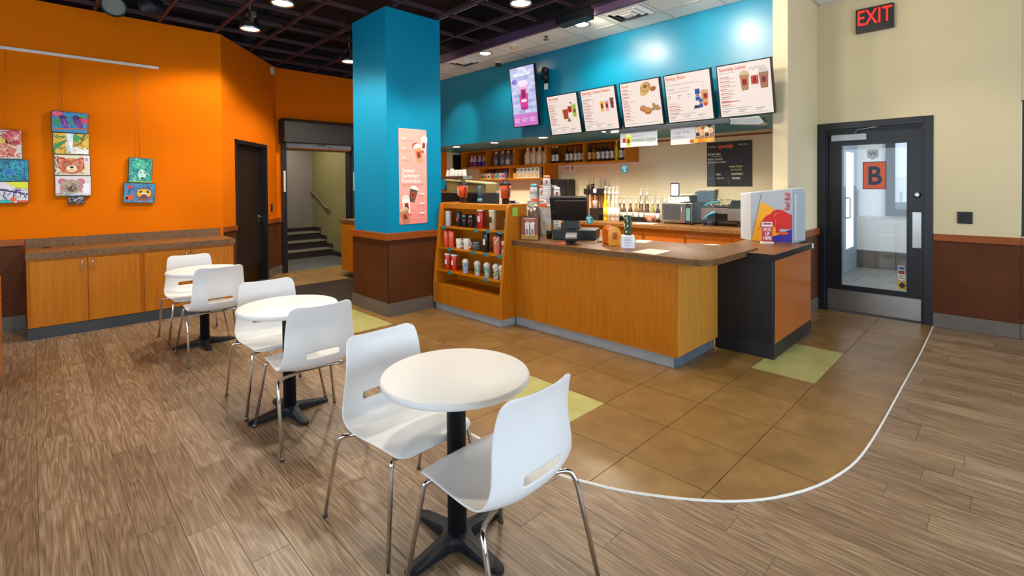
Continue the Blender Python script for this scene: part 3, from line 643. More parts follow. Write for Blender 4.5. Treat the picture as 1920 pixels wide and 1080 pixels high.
# ------------------------------------------------------------------ ceilings
pl_ = struct('ceiling', MB().box(-9.1, 3.1, -3.6, 4.70, 4.15, 4.25), M['dark'])
struct('wall_plenum_left', MB().box(-9.1, -9.0, -3.6, 7.4, CZ, 4.2).merge(MB().box(-9.1, 3.1, -3.7, -3.6, CZ, 4.2)).merge(MB().box(3.1, 3.2, -3.6, 4.8, CZ, 4.2)), M['dark'])
fas = struct('trim_ceiling_edge', MB().box(-8.88, 3.0, 4.70, 4.745, 3.47, 3.585), M['fascia'])
struct('wall_plenum_edge', MB().box(-8.88, 3.0, 4.705, 4.745, 3.586, 4.15), M['dark'])
grid = bpy.data.objects.new('ceiling_grid', None); COL.objects.link(grid); grid['kind'] = 'structure'; grid.location = (-3, 1, CZ); ORG[grid.name] = Vector((-3, 1, CZ)); grid['label'] = 'open purple-black metal ceiling grid'
run_x = mesh_of('runner', MB().box(-6.05, 6.05, -.016, .016, 0, .012).merge(MB().box(-6.05, 6.05, -.004, .004, .012, .05)), M['grid'], Vector((0,0,0)))
run_y = mesh_of('cross_bar', MB().box(-.010, .010, -4.13, 4.13, 0.0015, .012).merge(MB().box(-.003, .003, -4.13, 4.13, .012, .05)), M['grid'], Vector((0,0,0)))
k = 0; y = 1.16 - 7*.613
while y < 4.66:
    if not (2.9 < y < 3.6): 
        o = bpy.data.objects.new('runner', run_x); COL.objects.link(o); o.parent = grid; o.location = Vector((-2.95, y, CZ)) - ORG[grid.name]
    else:
        for a, b in ((-8.99, cx0), (cx1, 3.1)):
            obj('runner', MB().box(a, b, y-.016, y+.016, CZ, CZ+.012).merge(MB().box(a, b, y-.006, y+.006, CZ+.012, CZ+.05)), M['grid'], grid)
    y += .613
x = -4.21 - 7*.607
while x < 3.0:
    if cx0 < x < cx1:
        for a, b in ((-3.55, cy0), (cy1, 4.70)): obj('cross_bar', MB().box(x-.010, x+.010, a, b, CZ+.0015, CZ+.012).merge(MB().box(x-.004, x+.004, a, b, CZ+.012, CZ+.05)), M['grid'], grid)
    else:
        o = bpy.data.objects.new('cross_bar', run_y); COL.objects.link(o); o.parent = grid; o.location = Vector((x, .57, CZ)) - ORG[grid.name]
    x += .607
# plenum pipes and ducts seen dimly through the grid
for nm, p, r_, lb in (('duct', [(-8.9, 2.58, 4.0), (2.5, 2.58, 4.0)], .11, 'dark round duct above the open ceiling grid'), ('pipe', [(-6.9, -3.4, 3.76), (-6.9, 4.6, 3.76)], .035, 'dark pipe above the grid near the orange wall'), ('conduit', [(-4.5, -3.4, 3.70), (-4.5, 4.6, 3.70)], .02, 'thin dark conduit above the grid beside the blue column')):
    single(nm, MB().tube(p, r_, 12), M['dark'], lb, nm)
wc = struct('ceiling_white', MB().box(-8.88, -1.636, 4.745, 5.60, 3.512, 3.56), M['tbar'])
tx = -5.295 - 6*.61
while tx < -1.7:
    for y0, y1 in ((4.748, 5.235), (5.25, 5.598)):
        a, b = max(tx+.012, -8.87), min(tx+.598, -1.64)
        if b > a: obj('ceiling_tile', MB().box(a, b, y0+.004, y1-.008, 3.503, 3.515), M['ceilwhite'], wc)
    obj('ceiling_bar', MB().box(tx-.012, tx+.012, 4.746, 5.599, 3.499, 3.512), M['tbar'], wc)
    tx += .61
obj('ceiling_bar', MB().box(-8.87, -1.64, 5.231, 5.255, 3.4985, 3.512), M['tbar'], wc)
cr = struct('ceiling_right', MB().box(-1.634, 3.0, 4.745, 6.72, 3.62, 3.70), M['ceilwhite'])
obj('wall_angle', MB().box(-1.634, 3.0, 6.68, 6.70, 3.60, 3.622).merge(MB().box(-1.634, -1.61, 5.6, 6.7, 3.60, 3.622)), M['tbar'], cr)

# round downlights in the white ceiling and under the bulkhead
def downlight(name, x, y, z, label, group, power, r_=.085, col=(1, .93, .80)):
    t = thing(name, label, 'light', (x, y, z), 0, group, local=True)
    obj('trim_ring', MB().lathe([(r_, .001), (r_+.012, .0), (r_+.014, -.006), (r_-.002, -.008), (r_-.004, .001)], 0, 0, 28), M['black'] if 'ceiling' in name else M['white'], t)
    obj('lens', MB().lathe([(0, -.004), (r_-.004, -.004)], 0, 0, 28), M['lampw'], t, recalc=False)
    spot(name + '_beam', (x, y, z-.03), (x, y, 0), power, col, 150, .5, .06)
    return t
downlight('ceiling_downlight', -5.58, 4.93, 3.499, 'round downlight in the white ceiling, nearest the blue column', 'downlights in the white ceiling', 60)
downlight('ceiling_downlight', -3.76, 4.93, 3.499, 'round downlight in the white ceiling above the menu boards', 'downlights in the white ceiling', 60)
for k, (x, y) in enumerate(((-7.48, 5.85), (-6.34, 5.80), (-5.17, 5.76), (-4.0, 5.80), (-2.9, 5.80))):
    downlight('bulkhead_downlight', x, y, 2.249, ('soffit downlight beside the blue column', 'second soffit downlight from the blue column', 'soffit downlight just left of the menu boards', 'soffit downlight behind the creme freeze menu board', 'soffit downlight behind the food menu boards')[k], 'downlights under the teal bulkhead', 135, .07)
def track_head(x, y, z, label, lit, target, power, tilt=0, ang=70):
    t = thing('spotlight', label, 'spotlight', (x, y, z), 0, 'spotlights in the dark ceiling grid', local=True)
    can = MB().lathe([(.05, .12), (.085, .105), (.108, .04), (.118, .0), (.118, -.02), (.104, -.02), (.095, .008)], 0, 0, 24)
    v = (Vector(target) - Vector((x, y, z))).normalized(); q = v.to_track_quat('-Z', 'Y').to_matrix().to_4x4()
    obj('can', can.xf(q), M['steel'] if lit else M['blackmetal'], t)
    obj('lens', MB().lathe([(0, -.006), (.10, -.006)], 0, 0, 24).xf(q), M['lamp'] if lit else plain('led_lens_grey', '9AA29C', .3), t, recalc=False)
    obj('driver_box', MB().box(.06, .15, -.03, .03, .10, .17), M['steeldark'] if lit else M['blackmetal'], t, bevel=.004)
    obj('yoke', MB().tube(fillet([(-.115, 0, .06), (-.12, 0, .2), (.12, 0, .2), (.115, 0, .06)], .03), .008), M['steeldark'] if lit else M['blackmetal'], t)
    obj('stem', MB().tube([(0, 0, .2), (0, 0, 4.149-z)], .010), M['steeldark'] if lit else M['blackmetal'], t)
    if lit: 
        p = Vector((x, y, z)) + v*.03; spot('spotlight_beam', p, target, power, ang=ang, blend=.35 if ang > 100 else .6)
    return t
track_head(-3.62, 3.70, 3.42, 'lit silver spotlight between the blue column and the track light', True, (-3.62, 3.70, 0), 170, ang=130)
track_head(-5.31, 1.89, 3.42, 'lit silver spotlight just left of the blue column', True, (-5.31, 1.89, 0), 170, ang=130)
track_head(-6.44, 1.91, 3.42, 'lit silver spotlight near the corner of the orange wall', True, (-6.46, 1.91, 0), 200, ang=152)
track_head(-6.60, .64, 3.42, 'unlit grey-faced spotlight tilted toward the paintings', False, (-5.6, .3, 2.6), 0)
track_head(-6.43, .93, 3.42, 'unlit black spotlight beside the grey-faced one', False, (-7.2, .6, 3.0), 0)
track_head(-7.10, 3.50, 3.42, 'small spotlight half hidden behind the blue column', True, (-7.1, 3.5, 0), 190, ang=140)
# unseen fixtures added to light the tables, column, counter and walls
for x, y, tg, pw, an, lb in ((-3.55, 1.30, (-3.3, 1.3, 0), 110, 80, 'unseen silver spotlight straight above the middle round table'), (-2.35, 1.25, (-1.7, 1.25, 0), 100, 80, 'unseen silver spotlight above the frontmost round table'), (-5.0, .35, (-7.4, .35, .9), 110, 44, 'unseen silver spotlight aimed at the bird painting stack'),
        (-4.1, 2.25, (-5.45, 2.905, 1.45), 95, 50, 'unseen silver spotlight aimed at the left face of the blue column'), (-3.4, 2.7, (-4.99, 3.45, 1.2), 90, 54, 'unseen silver spotlight aimed at the pink poster'), (-2.75, 3.35, (-2.75, 5.6, 2.75), 70, 100, 'unseen silver spotlight washing the teal wall above the menu boards'), (-1.5, 3.2, (-1.2, 3.4, 0), 140, 85, 'unseen silver spotlight above the rounded end of the service counter'),
        (-2.05, 3.6, (-2.0, 5.6, 2.85), 60, 100, 'unseen silver spotlight washing the teal wall near the cream stub'), (-.3, 4.4, (-.5, 6.7, 1.0), 60, 56, 'unseen silver spotlight aimed at the wall right of the glass door'), (-6.3, 4.25, (-7.0, 5.6, 2.5), 110, 36, 'unseen silver spotlight making a round pool on the teal wall by the column')):
    track_head(x, y, 3.42, lb, True, tg, pw, ang=an)
tl = thing('track_light', 'black wall-wash track light along the purple ceiling edge', 'track light', (-3.6, 4.6, 3.45))
obj('track', MB().box(-4.6, -1.9, 4.60, 4.635, 3.545, 3.56), M['black'], tl)
for xa, xb in ((-3.83, -3.38), (-2.55, -2.10)):  # right-hand head is unseen, added for the glare on the teal wall
    obj('wash_head', MB().prism([(4.50, 3.40), (4.66, 3.40), (4.66, 3.52), (4.58, 3.545), (4.50, 3.50)], 'x', xa, xb), M['blackplastic'], tl, bevel=.006)
    obj('wash_lens', MB().box(xa+.03, xb-.03, 4.66, 4.662, 3.415, 3.50), M['lamp'], tl)
    for x in (xa+.08, xb-.08): obj('track_adapter', MB().box(x-.02, x+.02, 4.59, 4.64, 3.52, 3.548), M['black'], tl)
    spot('wash_beam', ((xa+xb)/2, 4.68, 3.42), ((xa+xb)/2+.3, 5.6, 2.95), 42, ang=120, blend=.8, rad=.08)
for x, lb in ((-6.16, 'square white ceiling air vent by the blue column'), (-3.14, 'square white ceiling air vent above the rightmost menu boards')):
    t = thing('air_vent', lb, 'vent', (x, 4.99, 3.498), 0, 'ceiling air vents', local=True)
    obj('flange', MB().prism(rrect(-.27, .27, -.23, .23, .004, 1), 'z', -.006, 0.0), M['white'], t)
    for k in range(3):
        r0 = .235 - k*.065; r1 = r0 - .045
        ring = MB(); z0, z1 = -.008 - .004*k, -.03 - .006*k
        ring.add([(-r0,-r0*.85,z0),(r0,-r0*.85,z0),(r0,r0*.85,z0),(-r0,r0*.85,z0),(-r1,-r1*.85,z1),(r1,-r1*.85,z1),(r1,r1*.85,z1),(-r1,r1*.85,z1)], [(0,1,5,4),(1,2,6,5),(2,3,7,6),(3,0,4,7)])
        obj('louvre', ring, M['white'], t, recalc=False)
    obj('dark_backing', MB().box(-.24, .24, -.205, .205, -.0075, -.0062), M['dark'], t)  # dark plate puts the shade between the louvres into colour
    obj('core', MB().box(-.05, .05, -.045, .045, -.045, -.038), M['white'], t)
sd = thing('smoke_detector', 'yellowed round smoke detector on the white ceiling', 'smoke detector', (-5.0, 4.96, 3.5))
obj('base', MB().lathe([(.075, 0), (.072, -.02)], -5.0, 4.96, 20, 3.502), M['white'], sd); obj('head', MB().lathe([(.05, -.02), (.056, -.035), (.04, -.055), (0, -.056)], -5.0, 4.96, 16, 3.502), plain('aged_ivory', 'CFB583', .5), sd)
sp = thing('sprinkler', 'small brass ceiling sprinkler between the two white downlights', 'sprinkler', (-4.4, 4.98, 3.5))
obj('stem', MB().lathe([(.03, 0), (.028, -.006), (.012, -.008), (.01, -.04)], -4.4, 4.98, 12, 3.502), M['steeldark'], sp); obj('deflector', MB().lathe([(0, -.04), (.034, -.044), (.036, -.05), (0, -.052)], -4.4, 4.98, 12, 3.502), M['steeldark'], sp)
dcx = thing('dome_camera', 'small dark dome camera at the top of the teal wall', 'camera', (-5.86, 5.50, 3.5))
obj('collar', MB().lathe([(.06, 0), (.06, -.02)], -5.86, 5.46, 18, 3.502), M['white'], dcx); obj('dome', MB().lathe([(.052, -.02), (.05, -.04), (.036, -.062), (.015, -.072), (0, -.073)], -5.86, 5.46, 18, 3.502), M['blackplastic'], dcx)
el = thing('emergency_light', 'pair of small black lamp heads beside the pink screen', 'emergency light', (-4.93, 5.58, 3.2))
obj('bracket', MB().box(-4.935, -4.90, 5.55, 5.599, 3.03, 3.26), M['black'], el)
for dz in (0, -.11): obj('lamp_head', MB().lathe([(.0, -.05), (.035, -.045), (.048, 0), (.048, .03), (0, .032)], 0, 0, 14).xf(Matrix.Translation((-4.90, 5.52, 3.22+dz)) @ Matrix.Rotation(R(90), 4, 'X')), M['blackplastic'], el)
obj('tag', MB().box(-4.93, -4.86, 5.53, 5.533, 2.93, 3.02), M['white'], el)

# ------------------------------------------------------------------ cabinets along the orange wall
def cab_unit(y0, y1, label):
    t = thing('base_cabinet', label, 'cabinet', (-7.1, (y0+y1)/2, 0), 0, 'maple base cabinets along the orange wall')
    obj('carcass', MB().box(-7.435, -6.797, y0, y1, .115, .800), M['maple'], t)
    obj('toe_kick', MB().box(-7.435, -6.779, y0, y1, 0.0, .113), M['kickblue'], t)
    m = (y0+y1)/2
    for a, b, hy in ((y0+.022, m-.003, m-.045), (m+.003, y1-.022, m+.04)):
        d = obj('door', MB().box(-6.797, -6.778, a, b, .118, .775), M['maple'], t, bevel=.002)
        obj('handle', MB().tube(fillet([(-6.778, hy, .755), (-6.752, hy, .755), (-6.752, hy, .66), (-6.778, hy, .66)], .012), .006), M['chrome'], d)
cab_unit(-0.055, 0.863, 'two-door maple base cabinet at the left end under the paintings')
cab_unit(0.8635, 1.79, 'two-door maple base cabinet nearest the dark brown door')
wt = thing('cabinet_worktop', 'brown laminate worktop with backsplash on the maple base cabinets', 'worktop', (-7.1, .87, .80))
obj('slab', MB().box(-7.447, -6.765, -.062, 1.80, .803, .866), M['lamtop'], wt, bevel=.003)
obj('edge_band', MB().box(-6.765, -6.762, -.062, 1.80, .803, .866), M['lam'], wt)
obj('backsplash', MB().box(-7.449, -7.43, -.062, 1.80, .866, .962), M['lam'], wt)
for y in (.10, 1.52): obj('cable_grommet', MB().lathe([(.04, .866), (.04, .871), (.03, .871), (.028, .868), (0, .868)], -7.28, y, 18), M['blackplastic'] if y < 1 else M['steel'], wt)
# litter bin cut by the left picture edge
tb = thing('litter_bin', 'wood-panelled litter bin cut off at the left picture edge', 'bin', (-5.42, -.35, 0))
obj('body', MB().box(-5.62, -5.22, -.62, -.19, .12, .82), M['redwood'], tb, bevel=.01); obj('plinth', MB().box(-5.60, -5.24, -.60, -.21, 0, .12), M['black'], tb)
obj('opening', MB().lathe([(.13, .82), (.13, .825), (.11, .825), (.11, .83)], -5.42, -.40, 20), M['black'], tb)  # solid black disc stands in for the dark of the hole

# wooden side cabinet behind the column
sc = thing('side_cabinet', 'maple side cabinet with brown top behind the blue column', 'cabinet', (-7.5, 4.0, 0))
obj('body', MB().box(-7.94, -6.2, 3.73, 4.38, .10, .905), M['maple'], sc); obj('toe_kick', MB().box(-7.75, -6.2, 3.80, 4.35, 0.004, .10), M['base'], sc); obj('top', MB().box(-7.97, -6.18, 3.70, 4.40, .905, .95), M['lam'], sc, bevel=.003)
single('floor_mat', MB().prism(rrect(-7.53, -5.95, 2.55, 3.68, .02, 2), 'z', .0045, .012), M['carpet'], 'dark floor mat in front of the stairway opening', 'mat')
# ------------------------------------------------------------------ cafe tables and chairs
def lerp_prof(P, t):
    n = len(P)-1; f = t*n; i = min(int(f), n-1); f -= i
    a = P[max(i-1, 0)]; b = P[i]; c = P[i+1]; d = P[min(i+2, n)]
    return [0.5*((2*b[k]) + (c[k]-a[k])*f + (2*a[k]-5*b[k]+4*c[k]-d[k])*f*f + (3*b[k]-a[k]-3*c[k]+d[k])*f**3) for k in range(len(b))]
# x (front +), z, half width, edge curl forward/up, corner rounding handled by width
CH = [(.230, .416, .150, .0), (.219, .431, .190, -.006), (.188, .439, .206, -.002), (.105, .436, .213, .004), (.0, .424, .219, .012), (-.08, .416, .224, .022), (-.14, .420, .227, .032),
      (-.186, .443, .227, .040), (-.214, .482, .223, .043), (-.223, .528, .217, .042), (-.219, .58, .211, .038), (-.210, .64, .205, .034), (-.207, .70, .199, .029), (-.215, .76, .192, .024), (-.226, .794, .178, .021), (-.231, .806, .142, .018)]
def chair_shell():
    nt_, nu = 45, 19; mb = MB(); rows = []
    us = [-1, -.94, -.82, -.64, -.50, -.44, -.38, -.26, -.12, 0, .12, .26, .38, .44, .50, .64, .82, .94, 1]
    for i in range(nt_):
        x, z, hw, cu = lerp_prof(CH, i/(nt_-1))
        x2, z2, _, _ = lerp_prof(CH, min(1, i/(nt_-1)+.01)); x1, z1, _, _ = lerp_prof(CH, max(0, i/(nt_-1)-.01))
        tx, tz = x2-x1, z2-z1; ln = math.hypot(tx, tz) or 1; nx, nz = tz/ln, -tx/ln     # normal pointing up/forward
        rows.append([(x + nx*cu*abs(u)**2.6, u*hw, z + nz*cu*abs(u)**2.6) for u in us])
    vv = [p for r_ in rows for p in r_]; fs = []
    for i in range(nt_-1):
        zc = (rows[i][9][2] + rows[i+1][9][2])/2; back = rows[i][9][0] < -.19
        for j in range(nu-1):
            uc = (us[j]+us[j+1])/2
            if back and .500 < zc < .542 and abs(uc) < .44: continue
            fs.append((i*nu+j, i*nu+j+1, (i+1)*nu+j+1, (i+1)*nu+j))
    return mb.add(vv, fs, None, True)
def make_chair(label):
    t = thing('cafe_chair', label, 'chair', (0,0,0), 0, 'white shell chairs at the round tables', local=True)
    s = obj('seat_shell', chair_shell(), M['poly'], t, recalc=False)
    md = s.modifiers.new('thick', 'SOLIDIFY'); md.thickness = .0075; md.offset = 0.0
    md = s.modifiers.new('sub', 'SUBSURF'); md.levels = 1; md.render_levels = 1
    for sy in (-1, 1):
        lg = obj('leg', MB().tube(fillet([(.14, sy*.05, .400), (.172, sy*.17, .408), (.182, sy*.20, .402), (.236, sy*.255, .006)], .03, 6), .0095, 10), M['chrome'], t)
        obj('foot_cap', MB().lathe([(.0115, 0), (.0115, .018), (.0095, .022)], .236, sy*.255, 10), M['steeldark'], lg)
        lg = obj('leg', MB().tube(fillet([(-.08, sy*.05, .395), (-.14, sy*.20, .402), (-.165, sy*.235, .398), (-.185, sy*.244, .36), (-.28, sy*.257, .006)], .03, 6), .0095, 10), M['chrome'], t)
        obj('foot_cap', MB().lathe([(.0115, 0), (.0115, .018), (.0095, .022)], -.28, sy*.257, 10), M['steeldark'], lg)
    obj('under_frame', MB().tube([(.14, -.06, .400), (.14, .06, .400)], .0095, 8).tube([(-.08, -.06, .395), (-.08, .06, .395)], .0095, 8).box(-.10, .16, -.05, .05, .40, .412), M['steeldark'], t)
    return t
ch0 = make_chair('white shell chair behind the frontmost round table, its seat under the top')
ch0.location = (-1.912, 1.20, 0); ch0.rotation_euler = (0, 0, R(2.0))
for (x, y, rz, lb) in ((-1.345, 1.232, 180+2.5, 'frontmost white shell chair, its back turned to the viewer'),
        (-3.665, 1.228, -2, 'white shell chair on the far side of the middle round table'), (-3.062, 1.222, 180-1.5, 'white shell chair on the near side of the middle round table'),
        (-5.735, 1.145, -1, 'white shell chair beside the maple cabinets, farthest from the viewer'), (-5.065, 1.165, 180+.5, 'white shell chair on the near side of the farthest round table')):
    dup(ch0, (x, y, 0), R(rz), lb)
def make_table(label):
    t = thing('round_table', label, 'table', (0,0,0), 0, 'round white cafe tables', local=True)
    obj('tabletop', MB().lathe([(0, .690), (.298, .690), (.305, .693), (.309, .699), (.309, .711), (.306, .717), (.300, .720), (0, .7202)], 0, 0, 72), M['tabletop'], t)
    obj('pole', MB().lathe([(.040, .04), (.040, .675), (.060, .676), (.060, .6895)], 0, 0, 28), M['blackmetal'], t)
    bs = MB(); out = []
    # cross foot: four arms with concave fillets between
    Lr, hw = .262, .027
    for k in range(4):
        a = k*90
        def rot(p): c, s_ = math.cos(R(a)), math.sin(R(a)); return (p[0]*c - p[1]*s_, p[0]*s_ + p[1]*c)
        for q in range(5):
            b = -90 + q*45; out.append(rot((Lr - hw + hw*math.cos(R(b)), hw*math.sin(R(b)))))
        for q in range(1, 6):
            tt = q/6; p1 = (.085, hw); p2 = (hw, .085); p3 = (.034, .034)
            out.append(rot((p1[0]*(1-tt)**2 + p3[0]*2*tt*(1-tt) + p2[0]*tt*tt, p1[1]*(1-tt)**2 + p3[1]*2*tt*(1-tt) + p2[1]*tt*tt)))
    n = len(out)
    def hgt(p): r_ = math.hypot(*p); return (.055) - .033*min(1, max(0, (r_-.05)/.2))
    bs.add([(x, y, .004) for x, y in out] + [(x, y, hgt((x, y))*.7) for x, y in out] + [(x*.93, y*.93, hgt((x, y))) for x, y in out] + [(0, 0, .062)],
           [tuple(range(n))[::-1]] + [(i, (i+1) % n, n+(i+1) % n, n+i) for i in range(n)] + [(n+i, n+(i+1) % n, 2*n+(i+1) % n, 2*n+i) for i in range(n)] + [(2*n+i, 2*n+(i+1) % n, 3*n) for i in range(n)])
    bt_ = obj('base', bs, M['blackmetal'], t)
    for k in range(4): obj('glide', MB().lathe([(.014, 0), (.014, .012)], (Lr-.03)*math.cos(R(90*k)), (Lr-.03)*math.sin(R(90*k)), 10), M['blackplastic'], bt_)
    return t
tb0 = make_table('frontmost round white table on a black pedestal'); tb0.location = (-1.632, 1.262, 0); tb0.rotation_euler = (0, 0, R(3))
dup(tb0, (-3.36, 1.207, 0), R(1), 'middle round white table of the three'); dup(tb0, (-5.415, 1.165, 0), R(-4), 'farthest round white table, next to the maple cabinets')

# ------------------------------------------------------------------ mug display shelf at the end of the counter
ds = thing('display_shelf', 'maple display shelf full of tumblers and mugs beside the blue column', 'shelf', (-4.35, 3.7, 0))
prof = [(3.50, .085), (3.50, .33), (3.605, 1.255), (3.625, 1.285), (3.66, 1.297), (3.90, 1.297), (3.90, .085)]
for x0, x1 in ((-4.965, -4.925), (-3.772, -3.735)): obj('side_panel', MB().prism(prof, 'x', x0, x1), M['maple'], ds, bevel=.004)
obj('back_panel', MB().box(-4.925, -3.772, 3.845, 3.86, .09, 1.27), M['maple'], ds)
obj('top_board', MB().box(-4.925, -3.772, 3.64, 3.89, 1.225, 1.285), M['mapleH'], ds, bevel=.004)
obj('front_panel', MB().box(-4.925, -3.772, 3.502, 3.52, .087, .325), M['maple'], ds, bevel=.002)
obj('bottom_shelf', MB().box(-4.925, -3.772, 3.52, 3.845, .30, .318), M['mapleH'], ds)
obj('toe_kick', MB().box(-4.94, -3.775, 3.525, 3.88, 0.0045, .085), M['kickgrey'], ds)
obj('kick_corner', MB().box(-3.775, -3.755, 3.53, 3.89, 0.0045, .085), M['kickgrey'], ds)
SHZ = {1: (1.010, 3.585), 2: (.757, 3.558), 3: (.487, 3.53)}
tagm = plain('teal_tag', '1E8496', .4)
for k, us in ((1, (.035, .60, .78, .96)), (2, (.17, .57, .78, .98)), (3, (.20, .80))):
    z, yf = SHZ[k]; sh_ = obj('shelf', MB().box(-4.925, -3.772, yf, 3.845, z-.02, z), M['mapleH'], ds, bevel=.002)
    for u in us:
        xx = -4.92 + u*1.09; g = obj('price_tag', MB().box(xx, xx+.062, yf-.004, yf-.001, z-.034, z+.004), tagm, sh_)
obj('edge_strip', MB().box(-3.7349, -3.729, 3.888, 3.9, .92, 1.285), M['white'], ds)
obj('green_notice', MB().box(-3.7345, -3.7335, 3.665, 3.745, 1.17, 1.265), plain('green_note', '9CC24A', .5), ds)
def lathe_thing(name, prof, x, y, z, label, cat, group, cols=None, col='FFFFFF', mat='item', n=18):
    cs = [lin(c) for c in cols] if cols else None
    return single(name, MB().lathe(prof, x, y, n, z, lin(col), True, cs), M[mat], label, cat, group)
g1, g2, g3 = 'drinkware on the upper display shelf', 'drinkware on the middle display shelf', 'drinkware on the lower display shelf'
def on_shelf(k, u, dy=.07): z, yf = SHZ[k]; return -4.92 + u*1.145, yf + dy, z + .0006
def tumbler(k, u, r_, h, col, lid, label, grp, logo=None, taper=.85, lidh=.014, dy=.07):
    x, y, z = on_shelf(k, u, dy); t = thing('tumbler', label, 'tumbler', (x, y, z), 0, grp)
    obj('body', MB().lathe([(r_*taper, 0), (r_*taper+.002, .004), (r_, h-.004), (r_*.97, h)], x, y, 22, z, lin(col)), M['gloss'], t)
    obj('lid', MB().lathe([(r_*1.03, 0), (r_*1.04, lidh*.6), (r_*.85, lidh), (0, lidh)], x, y, 22, z+h, lin(lid)), M['item'], t)
    if logo:
        m = MB(); c = lin(logo); rr_ = r_*(taper*.35+.65)+.0022
        for q in range(4): 
            a0, a1 = R(-75+q*12-90+75-18), R(-75+(q+1)*12-90+75-18)
            m.add([(x+rr_*math.cos(a0), y+rr_*math.sin(a0), z+h*.4), (x+rr_*math.cos(a1), y+rr_*math.sin(a1), z+h*.4), (x+rr_*1.02*math.cos(a1), y+rr_*1.02*math.sin(a1), z+h*.72), (x+rr_*1.02*math.cos(a0), y+rr_*1.02*math.sin(a0), z+h*.72)], [(0,1,2,3)], c)
        obj('logo', m, M['item'], t, recalc=False)
    return t
def mug(k, u, r_, h, col, label, grp, hs=1, logo=None, dy=.075):
    x, y, z = on_shelf(k, u, dy); t = thing('mug', label, 'mug', (x, y, z), 0, grp); c = lin(col)
    obj('body', MB().lathe([(r_*.86, 0), (r_*.9, .004), (r_, h*.5), (r_*.98, h), (r_*.9, h), (r_*.88, h*.2), (0, h*.15)], x, y, 22, z, c), M['gloss'], t)
    obj('handle', MB().tube(smoothpath([(x+hs*r_*.95, y, z+h*.78), (x+hs*(r_+.024), y-.002, z+h*.75), (x+hs*(r_+.032), y-.002, z+h*.48), (x+hs*(r_+.018), y, z+h*.22), (x+hs*r_*.9, y, z+h*.2)], 4), .006, 8, c), M['gloss'], t)
    if logo:
        m = MB(); cc = lin(logo); rr_ = r_+.0008
        a0, a1, a2 = R(-120), R(-105), R(-90)
        m.add([(x+rr_*math.cos(a)*1.0, y+rr_*math.sin(a), z+h*q) for q in (.35, .65) for a in (a0, a1, a2)], [(0,1,4,3), (1,2,5,4)], cc); obj('logo', m, M['item'], t, recalc=False)
    return t
tumbler(1, .065, .036, .165, 'B9BDC4', 'D9DBDE', 'silver tumbler at the left end of the top display shelf', g1, None, .95)
for u, lb in ((.245, 'black tumbler with red print, left of the black mugs on the display shelf'), ):
    tumbler(1, u, .036, .165, '18171A', '121214', lb, g1, 'C23A28')
mug(1, .338, .042, .15, '161518', 'tall black mug with plain side on the top display shelf', g1, 1)
mug(1, .445, .042, .15, '161518', 'tall black mug with red print on the top display shelf', g1, 1, 'B83224')
tumbler(1, .60, .046, .20, 'A8201A', 'C9C9C8', 'shiny red tumbler on the top display shelf', g1, 'D8C8C0', .92)
tumbler(1, .775, .046, .20, 'C4B08A', 'D2D0CC', 'champagne tumbler with black B on the top display shelf', g1, '2A2018', .8)
tumbler(1, .965, .034, .12, '3A5560', '2A343A', 'small dark teal tumbler at the right end of the top display shelf', g1, None)
for u, lb in ((.06, 'coral tumbler at the far left of the middle display shelf'), (.15, 'second coral tumbler on the middle display shelf')): tumbler(2, u, .041, .185, 'E85A3C', 'D8502F', lb, g2, None, .82, .01)
mug(2, .275, .043, .115, 'E4DCCC', 'cream mug next to the coral tumblers', g2, 1, '6A5A4A'); mug(2, .40, .046, .125, 'E8E0D0', 'cream mug with brown B beside the grey mug', g2, 1, '3A2A20')
mug(2, .56, .052, .105, '4E4C4E', 'squat charcoal mug on the middle display shelf', g2, 1, 'D88A94')
tumbler(2, .70, .040, .205, '1A1A1C', '111113', 'tall black patterned tumbler on the middle display shelf', g2, 'E6E6E4', .8, .024)
tb_ = tumbler(2, .86, .047, .19, 'E27C66', '1C1718', 'coral tumbler with diagonal stripes and black lid', g2, None, .8, .024)
x, y, z = on_shelf(2, .86); m = MB()
for k_ in range(3):
    c = lin(('8FA85A', 'F0E6D4', '8C2E2A')[k_])
    for q in range(7):
        a0, a1 = R(-150+q*18), R(-150+(q+1)*18); z0 = .02+q*.018+k_*.026; z1 = z0+.018
        rr_ = lambda h: .047*(.8+.2*h/.19)+.0012
        m.add([(x+rr_(z0)*math.cos(a0), y+rr_(z0)*math.sin(a0), z+z0), (x+rr_(z1)*math.cos(a1), y+rr_(z1)*math.sin(a1), z+z1), (x+rr_(z1)*math.cos(a1), y+rr_(z1)*math.sin(a1), z+z1+.016), (x+rr_(z0)*math.cos(a0), y+rr_(z0)*math.sin(a0), z+z0+.016)], [(0,1,2,3)], c)
obj('stripes', m, M['item'], tb_, recalc=False)
tumbler(2, .965, .036, .15, 'E6DED2', '2A2422', 'white cup with dark lid at the right end of the middle display shelf', g2, 'B8442C')
for u, lb in ((.115, 'red travel cup with white lid at the left of the lower display shelf'), (.225, 'red travel cup with white lid beside the first red one')): tumbler(3, u, .043, .175, 'D8391C', 'EAE4DE', lb, g3, 'F0DCD4', .74, .02)
